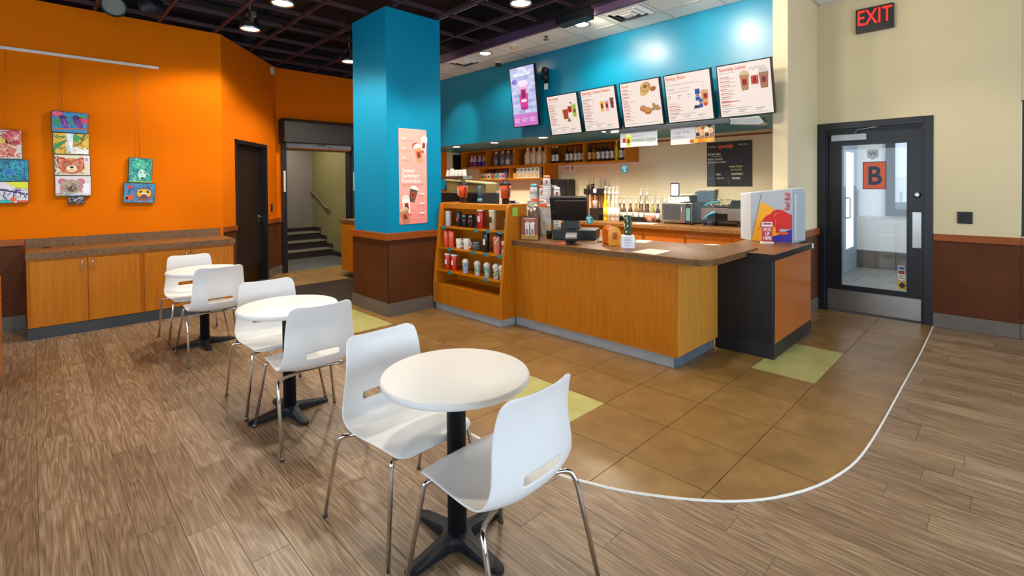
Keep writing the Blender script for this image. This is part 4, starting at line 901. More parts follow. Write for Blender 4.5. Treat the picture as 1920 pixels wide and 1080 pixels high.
def frappe(u, col, spots, label):
    x, y, z = on_shelf(3, u, .065); t = thing('dome_cup', label, 'cup', (x, y, z), 0, g3)
    obj('cup', MB().lathe([(.028, 0), (.030, .003), (.038, .115), (.040, .118), (.040, .124)], x, y, 20, z, lin(col)), M['gloss'], t)
    obj('dome_lid', MB().lathe([(.043, .120), (.043, .128), (.039, .14), (.028, .158), (.012, .164), (0, .164)], x, y, 20, z, lin('D9CFC6')), M['item'], t)
    m = MB(); rg = random.Random(int(u*1000)); c = lin(spots)
    for q in range(16):
        a = R(rg.uniform(-170, -10)); h = rg.uniform(.02, .10); rr_ = .029+.0093*h/.11+.0012; d = rg.uniform(.006, .011); w_ = d/rr_
        m.add([(x+rr_*math.cos(a-w_), y+rr_*math.sin(a-w_), z+h), (x+(rr_+.0003)*math.cos(a), y+(rr_+.0003)*math.sin(a), z+h-d*.8), (x+rr_*math.cos(a+w_), y+rr_*math.sin(a+w_), z+h), (x+(rr_+.0004)*math.cos(a), y+(rr_+.0004)*math.sin(a), z+h+d)], [(0,1,2,3)], c)
    obj('pattern', m, M['item'], t, recalc=False)
frappe(.415, 'BBD6EA', '3F8FC4', 'dome-lid cup with pale blue pattern next to the red cups'); frappe(.60, 'DCE8DC', '2E7A54', 'white dome-lid cup with green spots, second from the red cups')
frappe(.745, 'BFE0DE', '20706E', 'aqua dome-lid cup with teal spots on the lower display shelf'); frappe(.875, 'DDE4C8', '3E7A48', 'pale green dome-lid cup with leaf print on the lower display shelf'); frappe(.962, 'E8E0D8', 'B86A4C', 'dome-lid cup at the right end of the lower display shelf')

# ------------------------------------------------------------------ service counter
sc_ = thing('service_counter', 'long maple service counter in the middle of the cafe', 'counter', (-2.8, 4.0, 0))
obj('front_panel', MB().box(-3.733, -1.888, 3.69, 3.71, .10, .862), M['maple'], sc_); obj('end_panel', MB().box(-1.905, -1.886, 3.71, 4.472, .10, .862), M['maplepale'], sc_)
obj('back_panel', MB().box(-3.7, -1.91, 4.38, 4.40, .02, .855), M['maple'], sc_); obj('toe_kick', MB().box(-3.733, -1.92, 3.712, 4.36, 0.0045, .10), M['kickgrey'], sc_)
plabel(obj('end_kick', MB().box(-1.921, -1.912, 3.712, 4.45, 0.0045, .10), plain('blue_grey_kick', '5C6874', .4, var=.2), sc_), 'blue-grey kick board')
ct = [(-3.727, 3.655), (-1.76, 3.668)] + [(-1.76 + .14*math.sin(R(a)), 3.808 - .14*math.cos(R(a))) for a in range(15, 91, 15)] + [(-1.625, 4.55), (-1.625, 4.72), (-2.25, 4.72), (-2.25, 4.62), (-3.727, 4.62)]
wk = thing('counter_worktop', 'brown laminate worktop with rounded corner on the service counter', 'worktop', (-2.7, 4.1, .86))
obj('slab', MB().prism(ct, 'z', .866, .914), M['lamtop'], wk, bevel=.0025)
ed = [(p[0] + (.002 if p[0] > -1.8 and p[1] > 3.7 else 0), p[1] - (.002 if p[1] < 3.8 else 0)) for p in ct[:10]]
vv = [(x, y, z) for z in (.864, .912) for x, y in ed]; n = len(ed)
obj('edge_band', MB().add(vv, [(i, i+1, n+i+1, n+i) for i in range(n-1)], None, False), M['lam'], wk, recalc=False)
pk = thing('pickup_counter', 'black pick-up counter with reddish wood side panel', 'counter', (-1.66, 5.0, 0))
obj('body', MB().box(-1.91, -1.422, 4.478, 5.585, .13, .846), M['blackwood'], pk); obj('toe_kick', MB().box(-1.91, -1.418, 4.474, 5.585, 0.0045, .13), M['black'], pk)
obj('side_panel', MB().box(-1.422, -1.414, 4.50, 5.56, .135, .846), M['redwood'], pk)
obj('corner_post', MB().box(-1.43, -1.412, 4.472, 4.50, .005, .846), M['black'], pk)
tp = thing('pickup_worktop', 'dark walnut worktop of the pick-up counter', 'worktop', (-1.7, 5.0, .85))
obj('slab', MB().box(-1.622, -1.402, 4.455, 4.72, .847, .90).merge(MB().box(-2.0, -1.402, 4.722, 5.592, .847, .90)), M['lamtop'], tp, bevel=.0025); obj('edge_band', MB().box(-1.402, -1.399, 4.455, 5.592, .847, .899).merge(MB().box(-1.622, -1.399, 4.452, 4.455, .847, .899)), M['blackwood'], tp)
obj('edge_patch', MB().box(-1.399, -1.397, 5.54, 5.592, .85, .898), M['white'], tp)
# ------------------------------------------------------------------ back bar
bc = thing('back_counter', 'long maple back counter under the syrup bottles', 'counter', (-4.5, 6.8, 0))
obj('carcass', MB().box(-7.6, -1.80, 6.34, 7.285, .10, .866), M['maple'], bc); obj('toe_kick', MB().box(-7.6, -1.8, 6.40, 7.28, 0, .10), M['black'], bc)
for k in range(9):
    x0 = -7.55 + k*.635; d = obj('drawer', MB().box(x0+.02, x0+.615, 6.322, 6.34, .62, .80), M['redwood'], bc, bevel=.002); obj('door', MB().box(x0+.02, x0+.615, 6.322, 6.34, .12, .60), M['redwood'], bc, bevel=.002)
single('back_worktop', MB().box(-7.6, -1.79, 6.28, 7.295, .868, .914), M['lamtop'], 'brown laminate worktop of the back counter', 'worktop', bevel=.003)
# ------------------------------------------------------------------ wall cubbies behind the bar
def cubby(name, label, xs, z0, z1, yf, yb):
    t = thing(name, label, 'shelf', ((xs[0]+xs[-1])/2, (yf+yb)/2, z0)); th = .024
    obj('bottom_board', MB().box(xs[0], xs[-1], yf, yb, z0, z0+th), M['mapleH'], t); obj('top_board', MB().box(xs[0], xs[-1], yf, yb, z1-th, z1), M['mapleH'], t)
    for i, x in enumerate(xs):
        a, b = (x, x+th) if i == 0 else ((x-th, x) if i == len(xs)-1 else (x-th/2, x+th/2)); obj('divider', MB().box(a, b, yf+.001, yb, z0+th, z1-th), M['maple'], t)
    obj('back_panel', MB().box(xs[0]+th, xs[-1]-th, yb-.012, yb, z0+th, z1-th), M['maple'], t)
cubby('wall_cubby_shelf', 'long upper maple cubby shelf of bottles under the teal bulkhead', [-8.661, -7.819, -6.971, -6.11, -5.251, -4.396], 1.876, 2.246, 6.90, 7.296)
cubby('wall_cubby_shelf', 'lower maple cubby shelf with tea boxes and cartons', [-8.053, -7.102, -6.166], 1.614, 1.874, 6.902, 7.296)
ZB, ZL = 1.9005, 1.6385
def syrup(x, y, z, glass, lab, cap, label, group, h=.315):
    t = thing('syrup_bottle', label, 'bottle', (x, y, z), 0, group); r_ = .036
    obj('bottle', MB().lathe([(r_*.92, 0), (r_, .006), (r_, h*.58), (r_*.9, h*.66), (r_*.42, h*.76), (r_*.36, h*.9), (r_*.44, h*.905), (r_*.44, h*.925)], x, y, 14, z, lin(glass)), M['gloss'], t)
    b = obj('paper_label', MB().lathe([(r_+.0008, h*.14), (r_+.0008, h*.52)], x, y, 14, z, lin(lab)), M['item'], t)
    obj('cap', MB().lathe([(r_*.46, h*.925), (r_*.46, h), (0, h)], x, y, 12, z, lin(cap)), M['item'], t)
    pr = Print((x-.018, y-r_-.0016, z+h*.2), (1, 0, 0), (0, 0, 1)); pr.ell(.018, .045, .014, .014, '4A3A34', 0, n=10).bars(.004, .018, [.028, .022], .004, .008, '6A5A50', 0); pr.build('label_print', M['item'], b)
NUM = ['first', 'second', 'third', 'fourth', 'fifth', 'sixth', 'seventh', 'eighth', 'ninth', 'tenth', 'eleventh', 'twelfth', 'thirteenth', 'fourteenth']
gA = 'syrup bottles in the upper wall cubbies'
for i, x in enumerate((-6.052, -5.965, -5.722, -5.630, -5.53, -5.443, -5.357)):
    syrup(x+.03, 7.0, ZB, ('24130E', '2A1810', '1E1410', '5A3012', '8A4A14', '7A4414', '2A1A14')[i], 'E9E4DA', ('E8E4DE', '2A2220')[i > 1], NUM[i] + ' syrup bottle from the left in the fourth wall cubby', gA)
for i, x in enumerate((-5.19, -5.097, -5.005, -4.912, -4.82, -4.728, -4.636, -4.545, -4.458)):
    syrup(x, 7.0, ZB, ('2A1C16', '6A3A14', '3E1414', '2A1A14', '2A1A14', '4A2A18', 'D8B020', '4A3020', '5A4A3A')[i], ('E0B878', 'E08A28', 'E6E2DA', 'E2DED4', 'E6E2DA', 'E6E2DA', 'E8C830', 'EDEAE4', 'EDEAE4')[i], ('2A2220', 'E8E4DE')[i > 5], NUM[i] + ' syrup bottle from the left in the right-hand wall cubby', gA, .315 + (.01 if i > 5 else 0))
def jug(x, y, z, r_, h, col, top, lab, label, group):
    t = thing('sauce_jug', label, 'jug', (x, y, z), 0, group)
    obj('body', MB().lathe([(r_*.95, 0), (r_, .008), (r_, h*.55), (r_*.92, h*.66), (r_*.5, h*.86), (r_*.34, h*.93), (r_*.34, h)], x, y, 14, z, lin(col), True, [lin(col)]*4 + [lin(top)]*2), M['gloss'], t)
    obj('cap', MB().lathe([(r_*.4, h*.97), (r_*.4, h*1.05), (0, h*1.05)], x, y, 12, z, lin('E8E4DE')), M['item'], t)
    if lab: obj('paper_label', MB().lathe([(r_+.001, h*.08), (r_+.001, h*.5)], x, y, 14, z, lin(lab)), M['item'], t)
    obj('handle', MB().tube(smoothpath([(x+r_*.4, y-.01, z+h*.86), (x+r_*1.0, y-.015, z+h*.78), (x+r_*1.02, y-.012, z+h*.58)], 4), .008, 8, lin(col)), M['gloss'], t)
for i, x in enumerate((-8.40, -8.29, -8.13, -7.99)): jug(x, 7.0, ZB, .048, .235, 'C9B8C0', 'E0DAD6', ('7A2A5A', 'B03058', '3A3A8A', '6A3A9A')[i], NUM[i] + ' small white jug from the left in the leftmost wall cubby', 'jugs in the upper wall cubbies')
for i, x in enumerate((-7.60, -7.40, -7.23, -7.07)): jug(x, 7.0, ZB, .07, .29, ('6A5A60', '6E5C62', '80686C', '5A5058')[i], ('B8B0B0'), (None, None, 'C8B0A8', None)[i], NUM[i] + ' dark sauce jug from the left in the second wall cubby', 'jugs in the upper wall cubbies')
for i, x in enumerate((-6.68, -6.52, -6.365, -6.205)): jug(x, 7.0, ZB, .072, .31, 'D6C09A', 'E2D4BC', None, NUM[i] + ' cream jug from the left in the third wall cubby', 'jugs in the upper wall cubbies')
for i, x in enumerate((-7.99, -7.885, -7.78, -7.665, -7.55, -7.43, -7.33)):
    c = ('7FA8A8', 'E8B06A', 'E6DCCB', 'D8602A', '4FC2AE', 'E0B4BE', 'C9A0C4')[i]; d = ('3A4A4E', '8A3A1E', '2A2A2C', '9A3418', '1E7A58', '8A5A6A', '5A3A6A')[i]
    t = thing('tea_box', NUM[i] + ' tea box from the left in the lower cubby', 'box', (x, 7.0, ZL), 0, 'tea boxes in the lower cubby')
    obj('carton', MB().box(x-.042, x+.042, 6.94, 7.08, ZL, ZL+.115, lin(c)), M['itemrough'], t); obj('lid_flap', MB().prism([(7.075, ZL+.115), (7.08, ZL+.115), (7.12, ZL+.19), (7.115, ZL+.19)], 'x', x-.042, x+.042, lin(d)), M['itemrough'], t)
    pr = Print((x-.042, 6.9395, ZL), (1, 0, 0), (0, 0, 1)); pr.rect(.012, .02, .072, .07, d, 0).bars(.02, .09, [.044], .008, .01, d, 0); pr.build('box_print', M['itemrough'], t)
for i, x in enumerate((-6.905, -6.803, -6.70, -6.598, -6.495, -6.39)):
    t = thing('milk_carton', NUM[i] + ' green and orange drink carton from the left in the lower cubby', 'carton', (x, 7.0, ZL), 0, 'drink cartons in the lower cubby')
    obj('carton', MB().box(x-.046, x+.046, 6.945, 7.03, ZL, ZL+.205, lin('EDEBE2')), M['itemrough'], t)
    pr = Print((x-.046, 6.9445, ZL), (1, 0, 0), (0, 0, 1)); pr.ell(.046, .165, .03, .022, '3E7A4E', 0).bars(.014, .118, [.06], .008, .01, '8A7A5A', 0).ell(.046, .055, .034, .042, 'D89A3C', 0).ell(.05, .058, .016, .02, 'F0DCA8', 1); pr.build('carton_print', M['itemrough'], t)
single('yellow_box', MB().box(-7.05, -6.965, 6.95, 7.08, ZL, ZL+.11, lin('E8A81C')), M['itemrough'], 'small yellow box at the left of the carton cubby', 'box'); single('red_box', MB().box(-7.04, -6.965, 7.1, 7.2, ZL, ZL+.2, lin('A8241C')), M['itemrough'], 'dark red box behind the small yellow box', 'box')

# ------------------------------------------------------------------ things along the back wall
def slab_print(name, x0, x1, z0, z1, y, c, label, cat):
    t = thing(name, label, cat, ((x0+x1)/2, y, z0)); obj('sheet', MB().box(x0, x1, y-.004, y, z0, z1, lin(c)), M['itemrough'], t); return t, Print((x0, y-.0042, z0), (1, 0, 0), (0, 0, 1))
t, pr = slab_print('notice', -5.99, -5.75, 1.748, 1.868, 7.299, 'EFE8E0', 'small white notice with orange picture on the back wall', 'notice'); pr.bars(.015, .09, [.10, .09, .11, .08, .1], .009, .017, '9A4A40', 0).ell(.185, .055, .035, .03, 'D89A3A', 0).ell(.185, .085, .018, .02, '6A3A20', 1); pr.build('print', M['itemrough'], t)
dsp = thing('towel_dispenser', 'black paper towel dispenser on the back wall', 'dispenser', (-5.97, 7.2, 1.23)); obj('body', MB().prism(rrect(-6.20, -5.74, 1.232, 1.608, .04), 'y', 7.10, 7.298), M['blackplastic'], dsp, bevel=.012); obj('front_cover', MB().prism(rrect(-6.13, -5.81, 1.30, 1.57, .03), 'y', 7.085, 7.10), plain('smoky_cover', '2C2A2C', .12), dsp)
ur = thing('utensil_rack', 'black four-box utensil rack on wooden stakes at the back wall', 'rack', (-5.17, 7.12, .915))
for i in range(4):
    x = -5.37 + i*.105; b = obj('box', MB().box(x, x+.098, 7.06, 7.16, 1.325, 1.432), M['blackplastic'], ur, bevel=.004); obj('stake', MB().box(x+.03, x+.065, 7.10, 7.13, .915, 1.325), M['cherry'], ur)
obj('paper_tag', MB().box(-5.155, -5.09, 7.056, 7.059, 1.36, 1.428), M['white'], ur)
for x, hh, c in ((-5.30, .10, '3E4A3A'), (-5.21, .12, '3A2620')): 
    t = thing('small_pot', ('leafy' if x < -5.25 else 'dark') + ' little pot standing on the utensil rack', 'pot', (x, 7.11, 1.4325)); obj('pot', MB().lathe([(.028, 0), (.036, hh*.7)], x, 7.11, 14, 1.4325, lin(c)), M['item'], t); obj('stick', MB().tube([(x+.005, 7.11, 1.4425), (x+.02, 7.11, 1.4325+hh+.06)], .004, 6, lin(c)), M['item'], t)
for x in (-5.10, -5.0): 
    t = thing('clear_tube', ('left' if x < -5.05 else 'right') + ' clear lid tube rising behind the utensil rack', 'tube', (x, 7.2, .915)); obj('tube', MB().lathe([(.022, 0), (.022, .70), (.018, .70), (.018, .01)], x, 7.2, 14, .915), M['acrylic'], t); obj('lids', MB().lathe([(.016, .02), (.016, .66)], x, 7.2, 12, .915, lin('B8B4AC')), M['item'], t)
# pump bottles
gP = 'pump syrup bottles on the back counter'
def pump_bottle(x, y, h, liquid, lab, label, z=.9145):
    t = thing('pump_bottle', label, 'pump bottle', (x, y, z), 0, gP); r_ = .036
    obj('bottle', MB().lathe([(r_*.94, 0), (r_, .006), (r_, h*.55), (r_*.88, h*.65), (r_*.44, h*.78), (r_*.4, h)], x, y, 14, z, lin(liquid)), M['gloss'], t)
    obj('paper_label', MB().lathe([(r_+.001, h*.14), (r_+.001, h*.5)], x, y, 14, z, lin(lab)), M['item'], t)
    p = obj('pump', MB().lathe([(.022, h), (.022, h+.03), (.010, h+.045), (.008, h+.10), (.012, h+.102), (.012, h+.118), (0, h+.12)], x, y, 12, z, lin('EDE8E0')), M['item'], t)
    obj('spout', MB().tube(fillet([(x, y, z+h+.11), (x+.045, y-.035, z+h+.116), (x+.06, y-.045, z+h+.095)], .012), .005, 6, lin('EDE8E0')), M['item'], p)
for i, x in enumerate((-4.73, -4.65, -4.575, -4.50, -4.425)):
    pump_bottle(x-.02, 6.92, .27, ('6A4028', '7A5030', '5A3820', '8A6A48', '5A3A28')[i], 'E4D8CC', NUM[i] + ' pump bottle from the left in the back-counter row')
for i, x in enumerate((-4.33, -4.225, -4.13, -4.03, -3.935, -3.845)):
    pump_bottle(x, 6.93, .275, ('4A2A1A', '8A6038', '6A4A30', '4A3428', '8A8030', '3A2418')[i], 'E8DED0', NUM[i+5] + ' pump bottle from the left in the back-counter row')
for i, x in enumerate((-4.22, -4.11)): pump_bottle(x-.02, 7.10, .40, '7A6048', 'DCD2C4', ('taller pump bottle at the back, left one', 'taller pump bottle at the back, right one')[i])
for i, x in enumerate((-3.83, -3.745)): pump_bottle(x, 7.13, .30, '8A7A60', 'E8DED0', ('pump bottle just left of the microwave', 'pump bottle half behind the microwave')[i])
for i, x in enumerate((-4.655, -4.58, -4.505, -4.43)): pump_bottle(x, 6.70, .44 if i == 0 else .43, ('E0B818', 'A8946A', 'C0B0A0', 'B0A090')[i], ('E8C430', 'E0D4C4', 'E4D8CC', 'E0D4C8')[i], ('tall yellow pump bottle in front of the back-counter row', 'tall pump bottle right of the yellow one', 'tall pump bottle third in the front group', 'tall pump bottle fourth in the front group')[i])
for x, lb in ((-4.56, 'dark caddy below the tall pump bottles'), (-4.10, 'dark caddy below the middle of the pump row')):
    t = thing('bottle_caddy', lb, 'caddy', (x, 6.8, .9145)); obj('tray', MB().box(x-.14, x+.14, 6.78, 6.86, .9145, .985), M['blackplastic'], t, bevel=.006); obj('rim', MB().box(x-.145, x+.145, 6.775, 6.78, .975, .99), M['blackplastic'], t)
nb = MB(); rg = random.Random(5); t = thing('napkin_bundle', 'crumpled brown napkins beside the microwave', 'napkins', (-3.87, 6.72, .9145), 0)
for k in range(9):
    a, b = rg.uniform(-.06, .06), rg.uniform(-.03, .03); nb = MB().lathe([(.0, 0), (.028, .01), (.036, .04), (.02, .065), (0, .07)], -3.87+a, 6.74+b, 9, .9145+rg.uniform(0, .05), lin('A87258'), True); obj('napkin', nb, M['itemrough'], t)
single('dish_cloth', MB().prism([(-4.0, 6.45), (-3.86, 6.42), (-3.68, 6.47), (-3.66, 6.58), (-3.80, 6.62), (-3.96, 6.56)], 'z', .9145, .925, lin('E4DCCE')), M['itemrough'], 'folded white cloth on the back counter', 'cloth')
cup_h = thing('paper_cup', 'white paper cup on the black stand left of the yellow bottle', 'cup', (-4.86, 6.7, 1.1)); obj('cup', MB().lathe([(.03, 0), (.042, .11), (.044, .113), (.044, .118)], -4.86, 6.7, 18, 1.115, lin('EDE6DA')), M['item'], cup_h)
single('cup_stand', MB().box(-4.92, -4.74, 6.62, 6.80, .9145, 1.1145, lin('1E1816')), M['item'], 'black box stand under the paper cup', 'stand', bevel=.006)
mw = thing('microwave', 'stainless steel microwave on the back counter', 'microwave', (-3.45, 6.95, .9145))
obj('body', MB().box(-3.675, -3.215, 6.755, 7.15, .932, 1.224), M['steel'], mw, bevel=.006)
dr = obj('door', MB().box(-3.67, -3.31, 6.735, 6.754, .938, 1.218), M['steel'], mw, bevel=.004); obj('window', MB().prism(rrect(-3.645, -3.385, .975, 1.19, .012), 'y', 6.731, 6.735), plain('oven_window', '3A3836', .12), dr); obj('handle', MB().tube(fillet([(-3.345, 6.735, 1.19), (-3.345, 6.70, 1.18), (-3.345, 6.70, .985), (-3.345, 6.735, .975)], .02), .009), M['chrome'], dr)
cp = obj('control_panel', MB().box(-3.305, -3.222, 6.74, 6.754, .938, 1.218), M['blackplastic'], mw); obj('keypad', MB().box(-3.295, -3.235, 6.738, 6.740, .97, 1.15), plain('keypad_green', '5A8A84', .4), cp)
for x in (-3.64, -3.26): 
    for y in (6.78, 7.1): obj('foot', MB().cyl(x, y, .9145, .932, .014, 10), M['blackplastic'], mw)
tbx = thing('small_packet', 'small printed box on top of the microwave', 'box', (-3.66, 6.93, 1.2245)); obj('carton', MB().box(-3.76+.1, -3.47, 6.90, 6.98, 1.2245, 1.305, lin('E4DCCA')), M['itemrough'], tbx); pr = Print((-3.66, 6.8995, 1.2245), (1, 0, 0), (0, 0, 1)); pr.bars(.015, .05, [.06, .05], .008, .016, '8A5A4A', 0).bars(.1, .05, [.06, .05], .008, .016, '8A5A4A', 0); pr.build('print', M['itemrough'], tbx)
tab = thing('tablet', 'white-screened tablet in a dark case on top of the microwave', 'tablet', (-3.57, 6.94, 1.3055)); obj('case', MB().prism(rrect(-3.635, -3.495, 1.3055, 1.52, .018), 'y', 6.93, 6.945), plain('navy_case', '20222E', .5), tab, bevel=.003)
pr = Print((-3.62, 6.9295, 1.33), (1, 0, 0), (0, 0, 1)); pr.rr(0, 0, .11, .165, .006, 'E8E6FA', 0); pr.build('screen', attr('tablet_screen', .2, emit=1.0), tab)
t = thing('paper_stack', 'pile of paper bags and order slips on the microwave', 'papers', (-3.36, 6.92, 1.2245)); obj('bag', MB().box(-3.42, -3.26, 6.82, 7.02, 1.2245, 1.33, lin('2A2420')), M['itemrough'], t); obj('slip', MB().prism([(-3.46, 1.225), (-3.44, 1.31), (-3.29, 1.32), (-3.27, 1.25), (-3.32, 1.245)], 'y', 6.80, 6.81, lin('EDE2CC')), M['itemrough'], t); obj('tray_liner', MB().box(-3.43, -3.24, 6.83, 7.0, 1.335, 1.35, lin('E8D8B4')), M['itemrough'], t)
t = thing('blue_bin', 'blue-grey bin behind the microwave', 'bin', (-3.2, 7.15, .915)); obj('bin', MB().prism([(-3.36, .915), (-3.10, .915), (-3.07, 1.40), (-3.36, 1.38)], 'y', 7.16, 7.28, lin('4A6070')), M['item'], t, bevel=.006); obj('lid', MB().box(-3.37, -3.06, 7.15, 7.29, 1.402, 1.42, lin('E0D4B8')), M['item'], t)
ts = thing('sandwich_press', 'stainless sandwich toaster with wire rack on the back counter', 'toaster', (-2.8, 6.8, .9145))
obj('base', MB().box(-3.05, -2.55, 6.75, 7.15, .9145+.07, 1.0), M['black'], ts)
for x in (-3.03, -2.57):
    for y in (6.77, 7.12): obj('leg', MB().box(x-.018, x+.018, y-.018, y+.018, .9145, .985), M['black'], ts)
obj('body', MB().prism([(6.72, 1.0), (7.16, 1.0), (7.16, 1.27), (6.86, 1.27), (6.72, 1.16)], 'x', -2.70, -2.525), M['steel'], ts, bevel=.005); obj('body_left', MB().prism([(6.72, 1.0), (7.16, 1.0), (7.16, 1.25), (6.86, 1.25), (6.72, 1.16)], 'x', -3.065, -2.98), M['steel'], ts, bevel=.005)
obj('oven_cavity', MB().box(-2.98, -2.70, 6.80, 7.15, 1.0, 1.2), M['black'], ts); obj('front_plate', MB().box(-2.98, -2.70, 6.73, 6.74, 1.09, 1.17), M['steel'], ts)
rk = MB()
for i in range(9): rk.tube([(-2.97+i*.032, 6.74, 1.19), (-2.99+i*.034, 6.86, 1.275), (-2.99+i*.034, 7.1, 1.275)], .003, 6)
obj('wire_rack', rk.tube([(-3.0, 6.74, 1.19), (-2.69, 6.74, 1.19)], .004, 6).tube([(-3.02, 6.86, 1.278), (-2.67, 6.86, 1.278)], .004, 6), M['chrome'], ts)
obj('blue_guard', MB().tube(smoothpath([(-3.0, 6.70, 1.20), (-2.92, 6.69, 1.24), (-2.80, 6.69, 1.25)], 5), .012, 8, lin('2A86A8')).tube(smoothpath([(-3.0, 6.69, 1.02), (-2.93, 6.68, 1.08), (-2.85, 6.68, 1.11)], 5), .014, 8, lin('2A9AB8')), M['item'], ts)
single('sugar_box', MB().box(-2.42, -2.31, 6.55, 6.62, .9145, 1.02, lin('E8DCC8')), M['itemrough'], 'small cream box at the right end of the back counter', 'box')
cbd = thing('chalkboard', 'black chalkboard with handwritten daily specials on the cream wall', 'chalkboard', (-2.9, 7.29, 1.46)); obj('board', MB().box(-3.23, -2.585, 7.285, 7.2985, 1.46, 2.115), plain('slate_black', '1A1618', .5), cbd)
pr = Print((-3.23, 7.2845, 1.46), (1, 0, 0), (0, 0, 1))
pr.text('MONDAY', .015, .575, .036, 'D8D2C8', 0, sx=.8).text('specials', .165, .565, .085, 'E8622A', 0, off=.022, sx=.85).text('AUG. 9th', .455, .59, .036, 'D8D2C8', 0, sx=.9)
for (tx_, u, v, sz, c) in (('BIGGBY BEST', .015, .465, .038, 'E8E2D8'), ('FRENCH ROAST', .015, .39, .036, 'D8D2C8'), ('MICHIGAN CHERRY', .015, .345, .036, 'D8D2C8'), ('CREME FREEZE', .325, .275, .034, 'C8DA8A'), ('OF THE DAY:', .35, .23, .032, 'B8CC7A'), ('RASPBERRY', .36, .165, .038, 'E8E2D8'), ('ZINGER', .37, .105, .038, 'E8E2D8'), ('BEAR', .14, .165, .034, 'D8D2C8'), ('MOCHA', .15, .11, .034, 'B8B2AA'), ('WHITE', .015, .11, .03, '5A70A0')):
    pr.text(tx_, u, v, sz, c, 0, sx=.86, off=.022)
pr.bars(.06, .44, [.16], .006, .01, 'B8B2AA', 0).line([(.42, .34), (.47, .25)], .005, '6A6462', 0).line([(.30, .22), (.29, .12)], .004, '5A5452', 0).line([(.31, .12), (.33, .02)], .006, '6A6462', 0); pr.build('chalk_writing', M['printm'], cbd)
t = thing('wall_rail', 'thin dark rail high on the cream back wall', 'rail', (-3.4, 7.29, 2.19)); obj('rail', MB().box(-4.38, -2.2, 7.285, 7.2985, 2.185, 2.21), M['cherry'], t)

# ------------------------------------------------------------------ prep counter and espresso things behind the display shelf
pc = thing('prep_counter', 'prep counter behind the mug display shelf', 'counter', (-4.9, 4.3, 0)); obj('carcass', MB().box(-6.15, -3.745, 3.93, 4.68, .0045, .866), M['maple'], pc); obj('top', MB().box(-6.15, -3.745, 3.92, 4.70, .866, .914), M['lam'], pc)
es = thing('espresso_machine', 'dark espresso machine with teal side behind the display shelf', 'espresso machine', (-5.5, 4.5, .9145))
obj('body', MB().box(-5.88, -5.0, 4.30, 4.66, .9145, 1.40), M['blackplastic'], es, bevel=.01); obj('top_cover', MB().prism([(-5.87, 1.41), (-4.99, 1.40), (-4.99, 1.52), (-5.87, 1.58)], 'y', 4.40, 4.60), plain('amber_panel', '8A7A4A', .25), es); obj('pale_edge', MB().prism([(-5.88, 1.58), (-4.99, 1.52), (-4.99, 1.535), (-5.88, 1.60)], 'y', 4.38, 4.61), plain('pale_gold_edge', 'D8CC8A', .35), es)
obj('teal_side', MB().prism([(-6.14, 1.45), (-5.95, 1.45), (-5.89, 1.59), (-6.14, 1.59)], 'y', 4.42, 4.60), M['teal'], es); obj('stand', MB().box(-6.13, -5.98, 4.44, 4.58, .9145, 1.45), M['maple'], es)
obj('cup_tray', MB().box(-6.14, -5.54, 4.45, 4.62, 1.60, 1.64), M['steel'], es)
for i, x in enumerate((-5.99, -5.90, -5.80, -5.71, -5.62)):
    t = thing('steel_pitcher', NUM[i] + ' upturned metal cup from the left on the espresso machine', 'cup', (x, 4.53, 1.6405), 0, 'upturned cups on the espresso machine'); obj('cup', MB().lathe([(.042, 0), (.040, .01), (.03, .09+.02*(i == 1)), (.026, .095+.02*(i == 1)), (0, .097+.02*(i == 1))], x, 4.53, 16, 1.6405, lin('E6E2DC')), M['gloss'], t)
for x, y, lb in ((-4.636, 3.72, 'orange travel mug with black lid on the left of the display top'), (-3.874, 3.70, 'orange travel mug with black lid on the right of the display top')):
    t = thing('travel_jug', lb, 'travel mug', (x, y, 1.2975), 0, 'orange travel mugs on the display shelf'); z = 1.2975
    obj('base', MB().lathe([(.036, 0), (.040, .003), (.040, .062), (.05, .066)], x, y, 22, z, lin('1C1C20')), M['item'], t)
    obj('body', MB().lathe([(.050, .066), (.058, .16), (.060, .205)], x, y, 24, z, lin('E8501C')), M['gloss'], t)
    ld = obj('lid', MB().lathe([(.062, .205), (.062, .22), (.05, .235), (.03, .24), (0, .24)], x, y, 22, z, lin('17171A')), M['item'], t)
    obj('loop', MB().tube(fillet([(x-.03, y, z+.236), (x-.03, y, z+.265), (x+.03, y, z+.265), (x+.03, y, z+.236)], .014), .006, 8, lin('17171A')), M['item'], ld)
    obj('side_handle', MB().tube(fillet([(x+.055, y-.02, z+.19), (x+.085, y-.03, z+.18), (x+.08, y-.03, z+.09), (x+.05, y-.02, z+.08)], .02), .008, 8, lin('17171A')), M['item'], t)
    pr = Print((x-.02, y-.0585, z+.09), (0, -.0, 1), (-1, 0, 0)); pr.text('BIGGBY', .0, -.01, .036, 'F4E8E0', 0, off=.022, sx=.8); pr.build('lettering', M['item'], t)
t = thing('lid_tube', 'clear blue-tinted lid tube on the display top', 'tube', (-4.40, 3.78, 1.2975)); obj('tube', MB().lathe([(.026, 0), (.026, .22), (.022, .22), (.022, .01)], -4.40, 3.78, 14, 1.2975), M['acrylic'], t); obj('contents', MB().lathe([(.019, .05), (.019, .20)], -4.40, 3.78, 12, 1.2975, lin('3A5A78')), M['item'], t); obj('label', MB().lathe([(.0268, .015), (.0268, .05)], -4.40, 3.78, 14, 1.2975, lin('5AA0AC')), M['item'], t)
